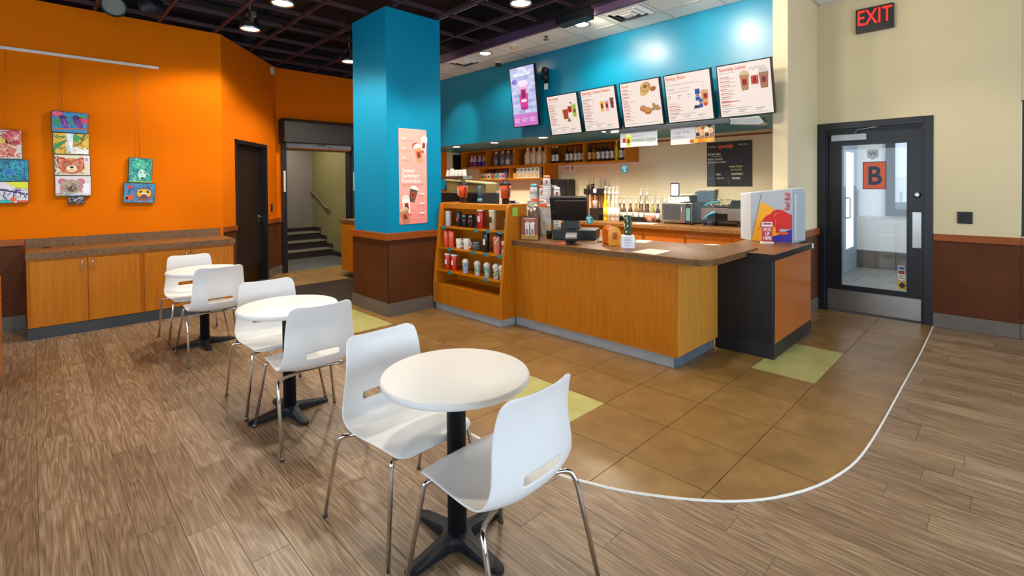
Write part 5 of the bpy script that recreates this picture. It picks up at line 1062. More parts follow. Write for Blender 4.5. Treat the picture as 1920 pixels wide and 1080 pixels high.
for k, (x, y, z, c1, c2, lb) in enumerate(((-4.16, 3.82, 1.298, '2A2458', 'EDE4DA', 'navy and white airpot lever behind the display top'), (-3.92, 3.98, 1.318, 'E8622A', 'EFE6DC', 'orange and white airpot lever, upper one'), (-3.72, 3.88, 1.264, 'E8622A', 'EFE6DC', 'orange and white airpot lever beside the green note'))):
    t = thing('airpot', lb, 'airpot', (x, y, .9145)); obj('flask', MB().lathe([(.07, 0), (.075, .01), (.075, .28), (.055, .32), (.03, .335)], x-.12, y+.25, 18, .9145), M['steeldark'], t); obj('lever', MB().box(x-.06, x+.07, y+.235, y+.27, z-.012, z+.02, lin(c1)), M['item'], t); obj('neck', MB().tube(fillet([(x-.12, y+.25, 1.22), (x-.12, y+.25, z), (x, y+.25, z)], .02), .016, 8, lin(c2)), M['item'], t)
    obj('spout', MB().tube(fillet([(x+.06, y+.25, z+.005), (x+.16, y+.24, z+.005), (x+.185, y+.23, z-.045)], .02), .013, 8, lin(c2)), M['item'], t)
t = thing('tote_bag', 'dark sheer-looking carrier case behind the right travel mug', 'bag', (-4.1, 4.62, .915)); obj('bag', MB().prism(rrect(-4.30, -3.93, .9145, 1.50, .05), 'y', 4.56, 4.66), plain('smoke_case', '5E564E', .5), t, bevel=.01); obj('handle', MB().tube(fillet([(-4.16, 4.61, 1.50), (-4.16, 4.61, 1.545), (-4.07, 4.61, 1.545), (-4.07, 4.61, 1.50)], .02), .009), M['black'], t)
def cup_stack(x, y, h, n, r_, band, label):
    t = thing('cup_stack', label, 'cup stack', (x, y, .9145), 0, 'stacks of paper cups behind the counter'); ch_ = .12; st_ = (h-ch_)/max(1, n-1)
    for k in range(n-1): obj('cup', MB().lathe([(r_*.99, k*st_), (r_*1.03, k*st_+.003), (r_*.965, k*st_+st_-.001), (r_*.95, k*st_+st_)], x, y, 18, .9145, lin('EDEBE8')), M['item'], t)
    tp_ = obj('top_cup', MB().lathe([(r_*1.03, h-ch_), (r_*.72, h), (0, h)], x, y, 20, .9145, lin('EFEDEA')), M['item'], t)
    obj('band', MB().lathe([(r_*1.03-(r_*.31)*.70+.001, h-ch_*.30), (r_*.72+.001, h-.002)], x, y, 20, .9145, lin(band)), M['item'], tp_)
    a = math.atan2(-y, -x)
    lg = Print((x + math.cos(a)*(r_*.9), y + math.sin(a)*(r_*.9), .9145+h-ch_*.8), (-math.sin(a), math.cos(a), 0), (0, 0, 1), .004); lg.rect(-.011, 0, .011, .04, 'B8402A' if band != '5CB8C4' else 'C8C8CC', 0); lg.build('logo', M['item'], tp_)
cup_stack(-4.07, 4.36, .60, 22, .048, '5CB8C4', 'paper cup stack with a turquoise top band'); cup_stack(-3.965, 4.40, .585, 20, .042, 'E8602A', 'paper cup stack with a bright orange band'); cup_stack(-3.86, 4.36, .70, 26, .05, 'E89A7A', 'tallest paper cup stack with a faded orange band'); cup_stack(-3.752, 4.42, .56, 16, .042, 'E8E4E0', 'plain white cup stack next to the register')
# ------------------------------------------------------------------ menu screens on the teal bulkhead
TEXT = '8A7A78'
def screen_panel(name, label, x0, zb, w_, h, yb, yt, draw, bezel=.012, group=None, mat='screen'):
    V = Vector((0, yt-yb, h)).normalized(); U = Vector((1, 0, 0)); Nn = U.cross(V); O = Vector((x0, yb, zb)); hh = math.hypot(yt-yb, h)
    Mx = Matrix(((U.x, V.x, Nn.x, O.x), (U.y, V.y, Nn.y, O.y), (U.z, V.z, Nn.z, O.z), (0, 0, 0, 1)))
    t = thing(name, label, 'screen', O + Vector((w_/2, .02, 0)), 0, group)
    obj('housing', MB().box(0, w_, 0, hh, -.045, 0).xf(Mx), M['blackplastic'], t, bevel=.003)
    obj('bezel', MB().box(0, w_, 0, bezel, 0, .003).merge(MB().box(0, w_, hh-bezel, hh, 0, .003)).merge(MB().box(0, bezel, bezel, hh-bezel, 0, .003)).merge(MB().box(w_-bezel, w_, bezel, hh-bezel, 0, .003)).xf(Mx), M['black'], t)
    p = Print(O, U, V, .0005); draw(p, w_, hh, bezel); p.build('display', M[mat], t)
    c = Mx @ Vector((w_/2, hh*.45, -.045)); obj('wall_mount', MB().box(c.x-.05, c.x+.05, c.y, 5.599, c.z-.06, c.z+.06), M['black'], t)
    return t
CREAM = 'F6E4DA'
def base(p, w_, h, b, title, sub=None, tc='D8562E'):
    p.rect(b, b, w_-b, h-b, CREAM, 0); p.text(title, .03, h-.068, .05, tc, 2, sx=.88, off=.022)
    if sub: p.text(sub, .03, h-.098, .022, '6FA0A0', 2, sx=.95)
def items(p, x, y, n, rg, wd=.16, step=.043):
    for k in range(n):
        p.rect(x, y-k*step, x+wd*rg.uniform(.45, .75), y-k*step+.008, 'C8604A', 1); p.rect(x, y-k*step-.016, x+wd*rg.uniform(.6, 1.15), y-k*step-.011, 'A89A94', 1)
def foot(p, w_, rg):
    for k in range(3): p.rect(.03+k*.17, .07, .12+k*.17, .076, '8A8480', 1); p.rect(.03+k*.17, .052, .09+k*.17, .057, '8A8480', 1)
    p.rect(.03, .03, w_-.05, .034, 'B0A8A2', 1); p.rect(.03, .094, w_*.62, .099, '7AA0A0', 1)
def bm(p, u, v, s): p.rect(u, v, u+s*.8, v+s, 'C8402E', 4); p.text('B', u+s*.4, v+s*.18, s*.9, '3A1A1A', 5, 'C', .8, .022)
def b_tea(p, w_, h, b):
    rg = random.Random(1); base(p, w_, h, b, 'Tea Lattes', 'hot, iced, or frozen'); items(p, .03, h-.14, 8, rg, .15, .039); foot(p, w_, rg)
    p.poly([(.275, .215), (.355, .215), (.365, .35), (.265, .35)], 'A84A24', 3).poly([(.33, .175), (.40, .175), (.365, .235)], '6A7A3A', 4); p.rect(.36, .29, .43, .40, 'E9DCD2', 2); bm(p, .365, .30, .085)
    p.poly([(.445, .23), (.50, .23), (.51, .41), (.437, .41)], '9CC24E', 3).ell(.475, .41, .037, .012, 'D6E4B0', 4); bm(p, .455, .29, .05); p.ell(.425, .43, .012, .012, '2A3A40', 4)
def b_freeze(p, w_, h, b):
    rg = random.Random(2); base(p, w_, h, b, 'Specialty Creme Freezes'.replace('z', 'z'), 'iced, hot or frozen'); items(p, .03, h-.14, 8, rg, .17, .041); foot(p, w_, rg)
    for u, c, y in ((.30, 'E8B83A', .25), (.375, 'E89AA8', .25), (.455, '7A4A58', .28)): p.line([(u+.03, y+.15), (u+.035, y+.24)], .003, 'B8A8A0', 3); cup_icon(p, u+.028, y, .062, .165, c, 'F0E6E0', 3)
def b_food(p, w_, h, b):
    rg = random.Random(3); base(p, w_, h, b, 'Food', None, 'E0804A'); items(p, .03, h-.10, 4, rg, .15, .045); items(p, .03, .30, 6, rg, .12, .04); p.rect(.03, .04, .5, .044, 'B0A8A2', 1)
    p.ell(.36, .47, .075, .06, 'B8843E', 3, 25).ell(.352, .478, .06, .045, 'D6AA62', 4, 25).ell(.36, .48, .028, .02, '8A5A28', 5, 25).ell(.345, .42, .07, .045, 'D8B878', 3, 25).ell(.46, .44, .042, .028, 'A86A34', 4, 15)
    for u, v, r_ in ((.30, .22, .045), (.36, .185, .052)): p.ell(u, v, r_, r_*.85, 'B06A34', 3).ell(u, v+r_*.2, r_*.8, r_*.55, 'CE8E50', 4)
    for u, v in ((.43, .20), (.455, .225), (.445, .25), (.475, .20), (.49, .225), (.51, .20)): p.ell(u, v, .022, .02, 'A87448', 4).ell(u-.004, v+.005, .012, .01, 'CFA070', 5)
def b_energy(p, w_, h, b):
    rg = random.Random(4); base(p, w_, h, b, 'Energy Blasts', None, 'E0804A'); p.text('Can', .03, h-.10, .024, '6FA0A0', 2); p.text('Red Bull', .03, h-.185, .03, '7A8A8C', 2, sx=.9); p.text('Creme Freeze', .17, h-.185, .026, '9AA6A4', 2, sx=.9)
    for q, wd in ((h-.13, .4), (h-.215, .25)): p.rect(.03, q, .03+wd, q+.005, 'A89A94', 1)
    for k in range(3): p.rect(.03+k*.12, h-.26, .07+k*.12, h-.253, '8A8480', 1); p.rect(.03+k*.12, h-.285, .06+k*.12, h-.28, '8A8480', 1)
    p.text('Cocktails', .03, .215, .026, '6FA0A0', 2); items(p, .03, .19, 3, rg, .24, .04); foot(p, w_, rg)
    p.line([(.46, .33), (.455, .45)], .004, 'A8A09A', 3); p.poly([(.43, .18), (.50, .18), (.51, .34), (.425, .34)], 'D8A870', 2); bm(p, .45, .24, .062)
    p.rect(.36, .23, .415, .36, '2A4A9A', 3).rect(.36, .27, .415, .30, 'C8D0DC', 4).ell(.388, .285, .016, .012, 'C8302A', 5); p.rect(.395, .155, .44, .245, '3A58A0', 4).rect(.395, .19, .44, .21, 'D8DCE4', 5).ell(.418, .2, .012, .01, 'C8302A', 6); p.poly([(.33, .14), (.44, .15), (.40, .175), (.345, .18)], '2E3A58', 3).ell(.47, .18, .022, .022, 'D8502A', 4)
def b_latte(p, w_, h, b):
    rg = random.Random(5); base(p, w_, h, b, 'Specialty Lattes', 'hot, iced, or frozen'); items(p, .03, h-.14, 8, rg, .15, .042); p.rect(.03, .165, .22, .173, 'C8604A', 1); foot(p, w_, rg)
    cup_icon(p, .285, .27, .095, .20, 'B08458', 'D8BC90', 3); cup_icon(p, .475, .27, .095, .20, 'A07050', 'D8C8B8', 3)
    p.rect(.345, .285, .425, .42, 'EFE0D8', 3); bm(p, .35, .32, .09)
    for q in range(9): p.line([(.335+q*.018, .475+.012*math.sin(q*2)), (.35+q*.019, .495-.01*math.cos(q*3))], .0035, '3A3430', 3)
gM = 'menu boards on the teal bulkhead'
for x0, fn, lb in ((-4.715, b_tea, 'menu board headed Tea Lattes'), (-4.107, b_freeze, 'menu board headed Specialty Creme Freezes'), (-3.487, b_food, 'menu board headed Food with bagel and muffins'), (-2.879, b_energy, 'menu board headed Energy Blasts with blue cans'), (-2.262, b_latte, 'menu board headed Specialty Lattes')):
    screen_panel('menu_board', lb, x0, 2.219, .556, .552, 5.45, 5.322, fn, group=gM)
def b_tv(p, w_, h, b):
    p.rect(b, b, w_-b, h-b, 'B9C2EE', 0); rg = random.Random(6)
    for r_ in range(14):
        for q in range(4):
            u = b + .01 + q*.128 + (r_ % 2)*.06; v = .21 + r_*.05
            if v < h-.06 and u+.11 < w_-b: p.rect(u, v, u+.11, v+.042, ('C8D0F4', 'AEB8E6', 'D4DAF6', 'A4B0E2')[rg.randrange(4)], 1)
    p.rect(b, b, w_-b, .20, 'D47CD0', 2)
    for k in range(3): p.bars(.035+k*.16, .13, [.10, .12, .09, .1], .007, .018, 'F2DCF2', 3)
    p.poly([(.19, .27), (.345, .27), (.375, .64), (.165, .64)], 'E040A0', 3).poly([(.175, .50), (.365, .50), (.375, .64), (.165, .64)], 'E8B8E0', 4).ell(.27, .655, .105, .05, 'F0E6F6', 5).poly([(.16, .64), (.38, .64), (.36, .70), (.18, .70)], 'E8DEF4', 4).ell(.27, .28, .075, .025, 'C02A8A', 4)
    p.rect(.215, .42, .325, .57, 'C84A8A', 6).text('B', .27, .445, .15, '3A1030', 7, 'C', .8, .022).rect(.215, .375, .325, .415, 'F4E4F0', 6)
    for u, v in ((.06, .70), (.09, .72), (.10, .68), (.12, .71)): p.ell(u, v, .03, .024, '7A6AC8', 4, rg.uniform(0, 90)).ell(u+.01, v+.01, .012, .01, 'A89AE6', 5)
    p.text('Why', .27, .845, .085, 'FFFFFF', 6, 'C', 1, .022).text('Flawless Eds?', .27, .775, .072, 'FFFFFF', 6, 'C', .95, .022).rect(.03, .87, .16, .874, '4A5078', 5).rect(.03, .76, .5, .763, '4A5078', 5)
screen_panel('promo_screen', 'tall glowing screen with a pink drink on the teal wall', -5.498, 2.40, .534, .911, 5.45, 5.343, b_tv, .014)
M['signprint'] = attr('sign_print', .3)
br = thing('sign_rail', 'grey metal rail with wall bracket below the menu boards', 'rail', (-2.9, 5.47, 2.16))
obj('rail', MB().box(-3.75, -2.15, 5.40, 5.46, 2.16, 2.205), plain('rail_grey', '5A6066', .35, .6), br, bevel=.004); obj('end_bracket', MB().prism([(-2.15, 2.14), (-2.15, 2.205), (-1.85, 2.20), (-1.80, 2.13), (-1.85, 2.11)], 'y', 5.42, 5.56), M['steel'], br, bevel=.004)
for x in (-3.6, -2.3): obj('stand_off', MB().box(x-.02, x+.02, 5.53, 5.599, 2.252, 2.268).merge(MB().box(x-.02, x+.02, 5.46, 5.54, 2.17, 2.186)).merge(MB().box(x-.02, x+.02, 5.53, 5.54, 2.186, 2.252)), M['steel'], br)
plabel(obj('label_plate', MB().box(-3.66, -3.54, 5.397, 5.40, 2.168, 2.198), M['white'], br), 'small white label plate')
def hang_sign(name, label, x0, x1, z0, z1, draw):
    t = thing(name, label, 'sign', ((x0+x1)/2, 5.43, z0), 0, 'hanging signs under the menu boards'); obj('board', MB().box(x0, x1, 5.425, 5.435, z0, z1), M['white'], t)
    p = Print((x0, 5.4245, z0), (1, 0, 0), (0, 0, 1)); draw(p, x1-x0, z1-z0); p.build('print', M['signprint'], t)
    for x in (x0+.06, x1-.06): obj('clip', MB().box(x-.012, x+.012, 5.42, 5.44, z1-.01, 2.1598), M['steel'], t)
def s_m(p, w_, h):
    p.rect(0, 0, w_, h, 'B4BAC2', 0).rect(0, 0, w_, .055, 'EFEBE0', 1); cup_icon(p, .12, .01, .075, .15, 'B8BE3A', 'E0E08A', 2); bm(p, .035, .06, .055)
    p.text('matcha latte', .175, .065, .062, '4E8A5A', 2, sx=1.05).text('the best brew', .175, .125, .022, '3A4A6A', 2).rect(.38, .045, .5, .05, '6A6A6A', 2)
def s_s(p, w_, h):
    p.rect(0, 0, w_, h, 'B2B8C4', 0).rect(0, 0, w_*.62, .06, 'F0E8DA', 1); p.text('Sugar Free', .03, .125, .05, '8A8098', 2).text('Coffees', .03, .075, .045, '8A8098', 2)
    p.rect(w_*.58, .0, w_, h, 'A8794A', 1)
    for i, (u, v, c) in enumerate(((.34, .15, 'C8A070'), (.39, .17, '9A5A2E'), (.44, .15, 'D8D0C8'), (.335, .10, '3A2420'), (.39, .115, 'C89A6A'), (.44, .09, '4A2A20'), (.47, .19, '1E1818'), (.48, .13, 'D0A478'))): p.ell(u, v, .033, .03, 'E6D4BC', 2+i*2).ell(u, v, .027, .025, c, 3+i*2)
    for i, (u, c) in enumerate(((.27, 'C85A20'), (.32, 'E8B838'), (.37, 'E07A24'), (.42, 'E8901E'), (.47, 'E8B04A'), (.5, 'E89A30'))): p.ell(u, .028, .03, .024, c, 20+i)
hang_sign('matcha_sign', 'hanging sign reading matcha latte', -3.533, -3.02, 1.973, 2.155, s_m); hang_sign('sugar_free_sign', 'hanging sign with coffee cups reading Sugar Free', -2.84, -2.322, 1.962, 2.155, s_s)

# ------------------------------------------------------------------ poster on the blue column
po = thing('poster', 'pink Sweet Summer Favorites poster on the blue column', 'poster', (-4.99, 3.25, 1.05))
obj('sheet', MB().box(-4.9945, -4.990, 3.057, 3.443, 1.052, 2.178), plain('pink_sheet', 'F0A898', .4), po)
p = Print((-4.990, 3.057, 1.052), (0, 1, 0), (0, 0, 1), .0005)
p.rect(0, 0, .386, 1.126, 'EFA59A', 0)
for k in range(6): p.rect(0, k*.06, .386, (k+1)*.06, ('E88C84', 'E99188', 'EA958C', 'EC9A90', 'ED9E94', 'EEA297')[k], 1)
for v, wd in ((.98, .16), (.86, .15), (.75, .13)): p.rect(.035, v+.03, .09, v+.04, 'FFF4F0', 2).bars(.035, v, [wd, wd*.7], .005, .014, 'C87A72', 2)
p.text('Sweet', .035, .61, .072, 'FFFAF6', 3).text('Summer', .035, .55, .072, 'FFFAF6', 3).text('Favorites', .035, .49, .072, 'FFFAF6', 3).bars(.04, .465, [.30, .24], .006, .02, 'B86A62', 2)
for v in (.35, .235, .12): p.rect(.28, v, .35, v+.012, 'FFF4F0', 2).bars(.25, v-.02, [.10, .10], .005, .014, 'C0706A', 2)
cup_icon(p, .29, .73, .11, .22, 'C89468', 'F4EAE0', 6, 12); cup_icon(p, .265, .84, .09, .13, 'B8502C', 'B8502C', 4, 25, False); cup_icon(p, .33, .85, .085, .20, 'F4EEEA', 'E8E0DA', 5, -8); p.rect(.30, .845, .345, .88, 'D8502C', 9)
cup_icon(p, .165, .26, .11, .19, '5A463E', 'EFE6DE', 4, -14); cup_icon(p, .11, .11, .105, .23, 'F2EEEA', 'E2DCD6', 7, 8); p.rect(.10, .10, .155, .125, 'D8502C', 11); cup_icon(p, .095, .01, .12, .19, 'B88058', 'D8B898', 12, 14)
p.build('print', M['printm'], po)
for y, z in ((3.065, 2.17), (3.435, 2.17), (3.065, 1.06), (3.435, 1.06)): obj('pin', MB().box(-4.990, -4.985, y-.005, y+.005, z-.005, z+.005), M['steeldark'], po)

# ------------------------------------------------------------------ paintings on the orange wall
ar = thing('art_rail', 'white picture rail high on the orange wall', 'rail', (-7.44, .3, 2.99)); obj('rail', MB().box(-7.449, -7.43, -1.2, 1.148, 2.978, 3.010), plain('rail_white', 'D8D0CC', .4), ar, bevel=.003)
def painting(name, label, y0, y1, z0, z1, draw, rot=0, x=-7.437, wire=None):
    w_, h = y1-y0, z1-z0; t = thing('painting', label, 'painting', (x, (y0+y1)/2, z0), 0, 'paintings on the orange wall')
    cy, cz = (y0+y1)/2, (z0+z1)/2; ca, sa = math.cos(R(rot)), math.sin(R(rot)); U = Vector((0, ca, sa)); V = Vector((0, -sa, ca)); O = Vector((x, cy, cz)) - U*w_/2 - V*h/2
    Mx = Matrix(((U.x, V.x, 1, O.x), (U.y, V.y, 0, O.y), (U.z, V.z, 0, O.z), (0, 0, 0, 1)))
    obj('canvas', MB().box(0, w_, 0, h, 0, .035).xf(Mx), M['black'], t, bevel=.002)
    p = Print(O + Vector((.035, 0, 0)), U, V, .0002); rg = random.Random(hash_(name)); p.clip = (.004, .004, w_-.004, h-.004)
    draw(p, w_, h, rg); p.build('picture', M['paint'], t)
    return t
def hash_(s): return sum((i+1)*ord(c) for i, c in enumerate(s))
def bgfill(p, w_, h, c): p.rect(.005, .005, w_-.005, h-.005, c, 0)
def strokes(p, w_, h, rg, cols, n, l0=1, ln=.05, wd=.008, box=None):
    a, b, c, d = box or (.012, .012, w_-.012, h-.012)
    for k in range(n):
        u, v = rg.uniform(a, c), rg.uniform(b, d); an = rg.uniform(0, 6.28); pts = [(u, v)]
        for q in range(4):
            an += rg.uniform(-.7, .7); u = min(max(u + math.cos(an)*ln/4, a), c); v = min(max(v + math.sin(an)*ln/4, b), d); pts.append((u, v))
        p.line(pts, wd*rg.uniform(.5, 1.3), cols[rg.randrange(len(cols))], l0 + k*.25)
def a_birds(p, w_, h, rg):
    bgfill(p, w_, h, '3A86B8'); strokes(p, w_, h, rg, ['2A6AA8', '4AA0D0', '2E9A78'], 40)
    for pts in ([(.02, .05), (.10, .16), (.03, .15)], [(.15, .10), (.21, .20), (.24, .13)], [(.20, .08), (.29, .21), (.24, .20)]): p.poly(pts, '2E9A3E', 14)
    p.ell(.05, .20, .045, .03, 'E0567A', 15).ell(.27, .145, .045, .032, 'D8486A', 15); strokes(p, w_, h, rg, ['F08AA0', 'B82A4A'], 14, 16, .03, .004, (.01, .175, .09, .225))
    p.line([(.01, .035), (.30, .055)], .014, 'C8602A', 17)
    for u, v, a in ((.105, .115, 110), (.22, .12, 120)):
        p.ell(u, v, .07, .030, '6A2E86', 18, a).ell(u-.016, v+.055, .03, .024, '4A1E66', 19, 0).poly([(u+.005, v+.065), (u+.04, v+.05), (u+.008, v+.045)], '1E1428', 20)
        strokes(p, w_, h, rg, ['9A52B8', '3A1450', 'B878CC'], 10, 21, .05, .004, (u-.03, v-.05, u+.03, v+.03))
def a_fall(p, w_, h, rg):
    bgfill(p, w_, h, 'D8B43A'); strokes(p, w_, h, rg, ['3E8A3E', 'E8C83A', 'C88A3A', '2E6A3A'], 40, 1, .09, .012)
    p.poly([(.0, .03), (.10, .13), (.11, .17), (.01, .10)], '2E8A4A', 14).poly([(.18, .24), (.24, .20), (.2, .13), (.16, .18)], '3E9A4A', 14).poly([(.03, .02), (.09, .06), (.10, .02)], 'E8A828', 14)
    p.poly([(.105, .235), (.17, .235), (.165, .08), (.30, .06), (.30, .01), (.15, .01)], 'DDE8F0', 15); strokes(p, w_, h, rg, ['A8C8E0', 'FFFFFF', 'C8D8E8'], 22, 16, .06, .006, (.115, .02, .165, .23)); strokes(p, w_, h, rg, ['EDE0D0', 'FFFFFF', 'C89A6A'], 22, 16, .06, .006, (.17, .015, .29, .08)); p.line([(.30, .22), (.22, .12), (.19, .10)], .006, '5A3A20', 24).line([(.26, .23), (.24, .15)], .005, '5A3A20', 24)
def face(p, w_, h, rg, bgc, fur, fur2, ear, cx, cy, s, eye='2A1810', muzzle='E8D0B0', nose='1E1414', strk=60):
    bgfill(p, w_, h, bgc); 
    for sg in (-1, 1): p.ell(cx+sg*s*.78, cy+s*.55, s*.42, s*.38, ear, 6, sg*20).ell(cx+sg*s*.78, cy+s*.52, s*.24, s*.22, fur2, 7)
    p.ell(cx, cy, s*1.05, s*.85, fur, 8); strokes(p, w_, h, rg, [fur, fur2, ear], strk, 9, s*.5, s*.07, (max(.012, cx-s), max(.012, cy-s*.75), min(w_-.012, cx+s), min(h-.012, cy+s*.75)))
    p.ell(cx, cy-s*.28, s*.45, s*.36, muzzle, 28).ell(cx, cy-s*.12, s*.16, s*.12, nose, 29)
    for sg in (-1, 1): p.ell(cx+sg*s*.42, cy+s*.15, s*.11, s*.10, 'F4E8D8', 28).ell(cx+sg*s*.42, cy+s*.15, s*.08, s*.08, eye, 29)
    p.line([(cx-s*.2, cy-s*.45), (cx, cy-s*.4), (cx+s*.2, cy-s*.45)], s*.05, nose, 30)
def a_panda(p, w_, h, rg): face(p, w_, h, rg, 'D8D0B8', 'C2603A', 'E0A070', 'A03A2A', .145, .105, .105); strokes(p, w_, h, rg, ['4E8A5A', 'C8BCA0', 'A83A3A'], 16, 2, .05, .01, (.01, .01, .05, .22)); p.rect(.25, .14, .295, .225, 'E6E0E4', 31).rect(.258, .16, .285, .20, '9AA0B8', 32)
def a_koala(p, w_, h, rg): face(p, w_, h, rg, 'D4CDD0', 'A8A48C', 'D8607A', 'B86A78', .14, .11, .095, muzzle='5A4A46', nose='2A2226'); strokes(p, w_, h, rg, ['7A9A4A', '4A6AA8', 'D8C83A', 'C8506A'], 24, 26, .03, .006, (.08, .05, .20, .17)); p.rect(.19, .03, .29, .14, 'E4E4F0', 5); strokes(p, w_, h, rg, ['C8344A', '3A8AC8', '48A85A'], 14, 31, .08, .006, (.01, .01, .30, .03))
def a_small(p, w_, h, rg): bgfill(p, w_, h, '3A3434'); strokes(p, w_, h, rg, ['1E1A1E', '8A7A70', 'B8C0D0', '6A3A2A'], 30, 1, .07, .008)
def a_poodle(p, w_, h, rg):
    bgfill(p, w_, h, '2A9A8A'); strokes(p, w_, h, rg, ['1E6A78', '3AB8A0', '2A7AA8', '8ADCC8', '186050'], 110, 1, .05, .010); p.ell(.115, .22, .085, .06, '3AB89A', 30); strokes(p, w_, h, rg, ['1E8A78', '7AE0C0', '2A6A60'], 50, 31, .03, .006, (.04, .17, .19, .28))
    p.ell(.13, .10, .04, .065, 'A8DCD0', 45).ell(.135, .055, .018, .014, '1E2A30', 46).ell(.115, .125, .008, .008, '12181C', 46).ell(.155, .125, .008, .008, '12181C', 46); p.rect(.005, .005, .235, .02, '8AAE3A', 44)
def a_fish(p, w_, h, rg):
    bgfill(p, w_, h, '3A7CA8'); strokes(p, w_, h, rg, ['2A6090', '5AA0C8', '244A7A'], 40, 1, .07, .010); p.ell(.20, .11, .085, .075, '7A4A34', 14).ell(.20, .115, .07, .055, 'D8A82A', 15).poly([(.15, .06), (.25, .06), (.20, .12)], '5A2A48', 17)
    p.line([(.14, .15), (.20, .11), (.26, .15)], .012, 'F0E4D0', 18).ell(.165, .135, .016, .012, '1E1614', 19).ell(.235, .135, .016, .012, '1E1614', 19).ell(.06, .19, .028, .02, 'B8282A', 16).line([(.06, .17), (.055, .08)], .006, '5A2420', 15).ell(.065, .06, .045, .028, 'C8502A', 16, 30).poly([(.02, .09), (.05, .06), (.03, .03)], 'D8702A', 16); p.line([(.13, .03), (.26, .035)], .012, 'A84A2A', 18)
def a_eleph(p, w_, h, rg):
    bgfill(p, w_, h, 'D8CFC8'); p.ell(.17, .23, .09, .08, 'C83A4A', 3).ell(.16, .235, .065, .055, 'E0707A', 4).ell(.06, .12, .13, .11, 'D8806A', 3); strokes(p, w_, h, rg, ['C8402E', 'E8A890', 'F0E0D0', 'B0303A', 'E07858'], 90, 5, .05, .008, (.01, .02, .22, .29)); p.ell(.07, .19, .035, .03, 'E8C060', 30)
def a_blue(p, w_, h, rg): bgfill(p, w_, h, '1E7AA8'); strokes(p, w_, h, rg, ['1A5A98', '2AA0B8', '1E8A8A', '3AB0C8', '124A80'], 90, 1, .10, .012); p.ell(.115, .10, .03, .028, '2A6AB8', 30)
def a_horse(p, w_, h, rg):
    bgfill(p, w_, h, 'DAD6DC'); p.poly([(.08, .225), (.26, .225), (.26, .15), (.17, .16)], 'D8DC2A', 2); p.rect(.005, .005, .14, .04, '3AB0A8', 2).rect(.17, .005, .26, .03, 'D8482A', 2)
    for a, b in (([(.02, .15), (.08, .14), (.16, .12), (.25, .09)], .022), ([(.04, .18), (.02, .15)], .018), ([(.08, .13), (.07, .07), (.10, .03)], .008), ([(.15, .12), (.14, .05), (.17, .03)], .008), ([(.22, .1), (.24, .05)], .01), ([(.12, .13), (.2, .14)], .014)): p.line(a, b, '3A2A6A', 6)
    strokes(p, w_, h, rg, ['4A3A86', '2A1E50', 'EDE8F0', '8A80B0'], 36, 8, .05, .005, (.01, .05, .25, .16)); p.poly([(.12, .06), (.17, .06), (.15, .01), (.13, .01)], 'E05A2A', 16)
painting('a1', 'painting of two purple birds on blue, top of the middle stack', .160, .470, 2.129, 2.364, a_birds, -1.5, -7.440); painting('a2', 'painting of a white waterfall among green and yellow', .167, .476, 1.886, 2.126, a_fall, -.5)
painting('a3', 'painting of a red panda face, below the waterfall', .175, .482, 1.651, 1.884, a_panda, 0, -7.440); painting('a4', 'painting of a grey koala face, below the red panda', .177, .486, 1.417, 1.649, a_koala); painting('a5', 'small dark painting under the koala', .282, .427, 1.327, 1.415, a_small, 0, -7.445)
painting('b1', 'painting of a green poodle on the right stack', .828, 1.062, 1.566, 1.868, a_poodle, -2.5, -7.440); painting('b2', 'painting of a yellow-faced fish below the green poodle', .775, 1.084, 1.323, 1.563, a_fish, -3)
painting('c1', 'painting of a pink elephant at the left picture edge', -.30, -.071, 1.820, 2.130, a_eleph, 0, -7.440); painting('c2', 'blue swirling painting under the pink elephant', -.29, -.025, 1.585, 1.818, a_blue); painting('c3', 'painting of running purple horses under the blue swirls', -.29, -.03, 1.352, 1.583, a_horse, 0, -7.440)
for y, z, nm in ((.235, 2.36, 'left wire above the bird painting'), (.265, 2.36, 'right wire above the bird painting'), (.905, 1.87, 'left wire above the poodle painting'), (.945, 1.87, 'right wire above the poodle painting'), (-.24, 2.13, 'left wire above the elephant painting'), (-.19, 2.13, 'right wire above the elephant painting')):
    single('hanging_wire', MB().tube([(-7.443, y, z-.03), (-7.443, y+.0, 2.98)], .0016, 6), plain('wire_gold', 'C07A30', .4), nm, 'wire', 'picture hanging wires')

# ------------------------------------------------------------------ things on the service counter
ZC = .9145
ps = thing('cash_register', 'black touch-screen cash register seen from behind on the counter', 'cash register', (-3.46, 4.005, ZC), R(29), None, True)
obj('cash_drawer', MB().box(0, .455, 0, .36, 0, .105), M['blackplastic'], ps, bevel=.006)
obj('stand', MB().prism([(.06, .105), (.27, .105), (.235, .30), (.12, .30)], 'y', .14, .24), plain('register_grey', '3A3830', .45), ps, bevel=.008)
tilt = Matrix.Translation((.16, .06, .20)) @ Matrix.Rotation(R(20), 4, 'X')
mo = obj('monitor', MB().box(-.19, .21, 0, .05, 0.0, .27).xf(tilt), M['blackplastic'], ps, bevel=.008); obj('monitor_back', MB().box(-.14, .21, -.03, 0, .06, .245).xf(tilt), M['blackplastic'], mo, bevel=.01); obj('screen', MB().box(-.18, .20, .0505, .052, .012, .258).xf(tilt), plain('screen_dark', '0C0D10', .1), mo); obj('badge', MB().box(-.16, -.14, -.002, 0, .10, .115).xf(tilt), M['steel'], mo)
rb_ = thing('card_terminal', 'black card terminal with grey top in front of the register', 'card reader', (-3.06, 3.825, ZC), R(35), None, True)
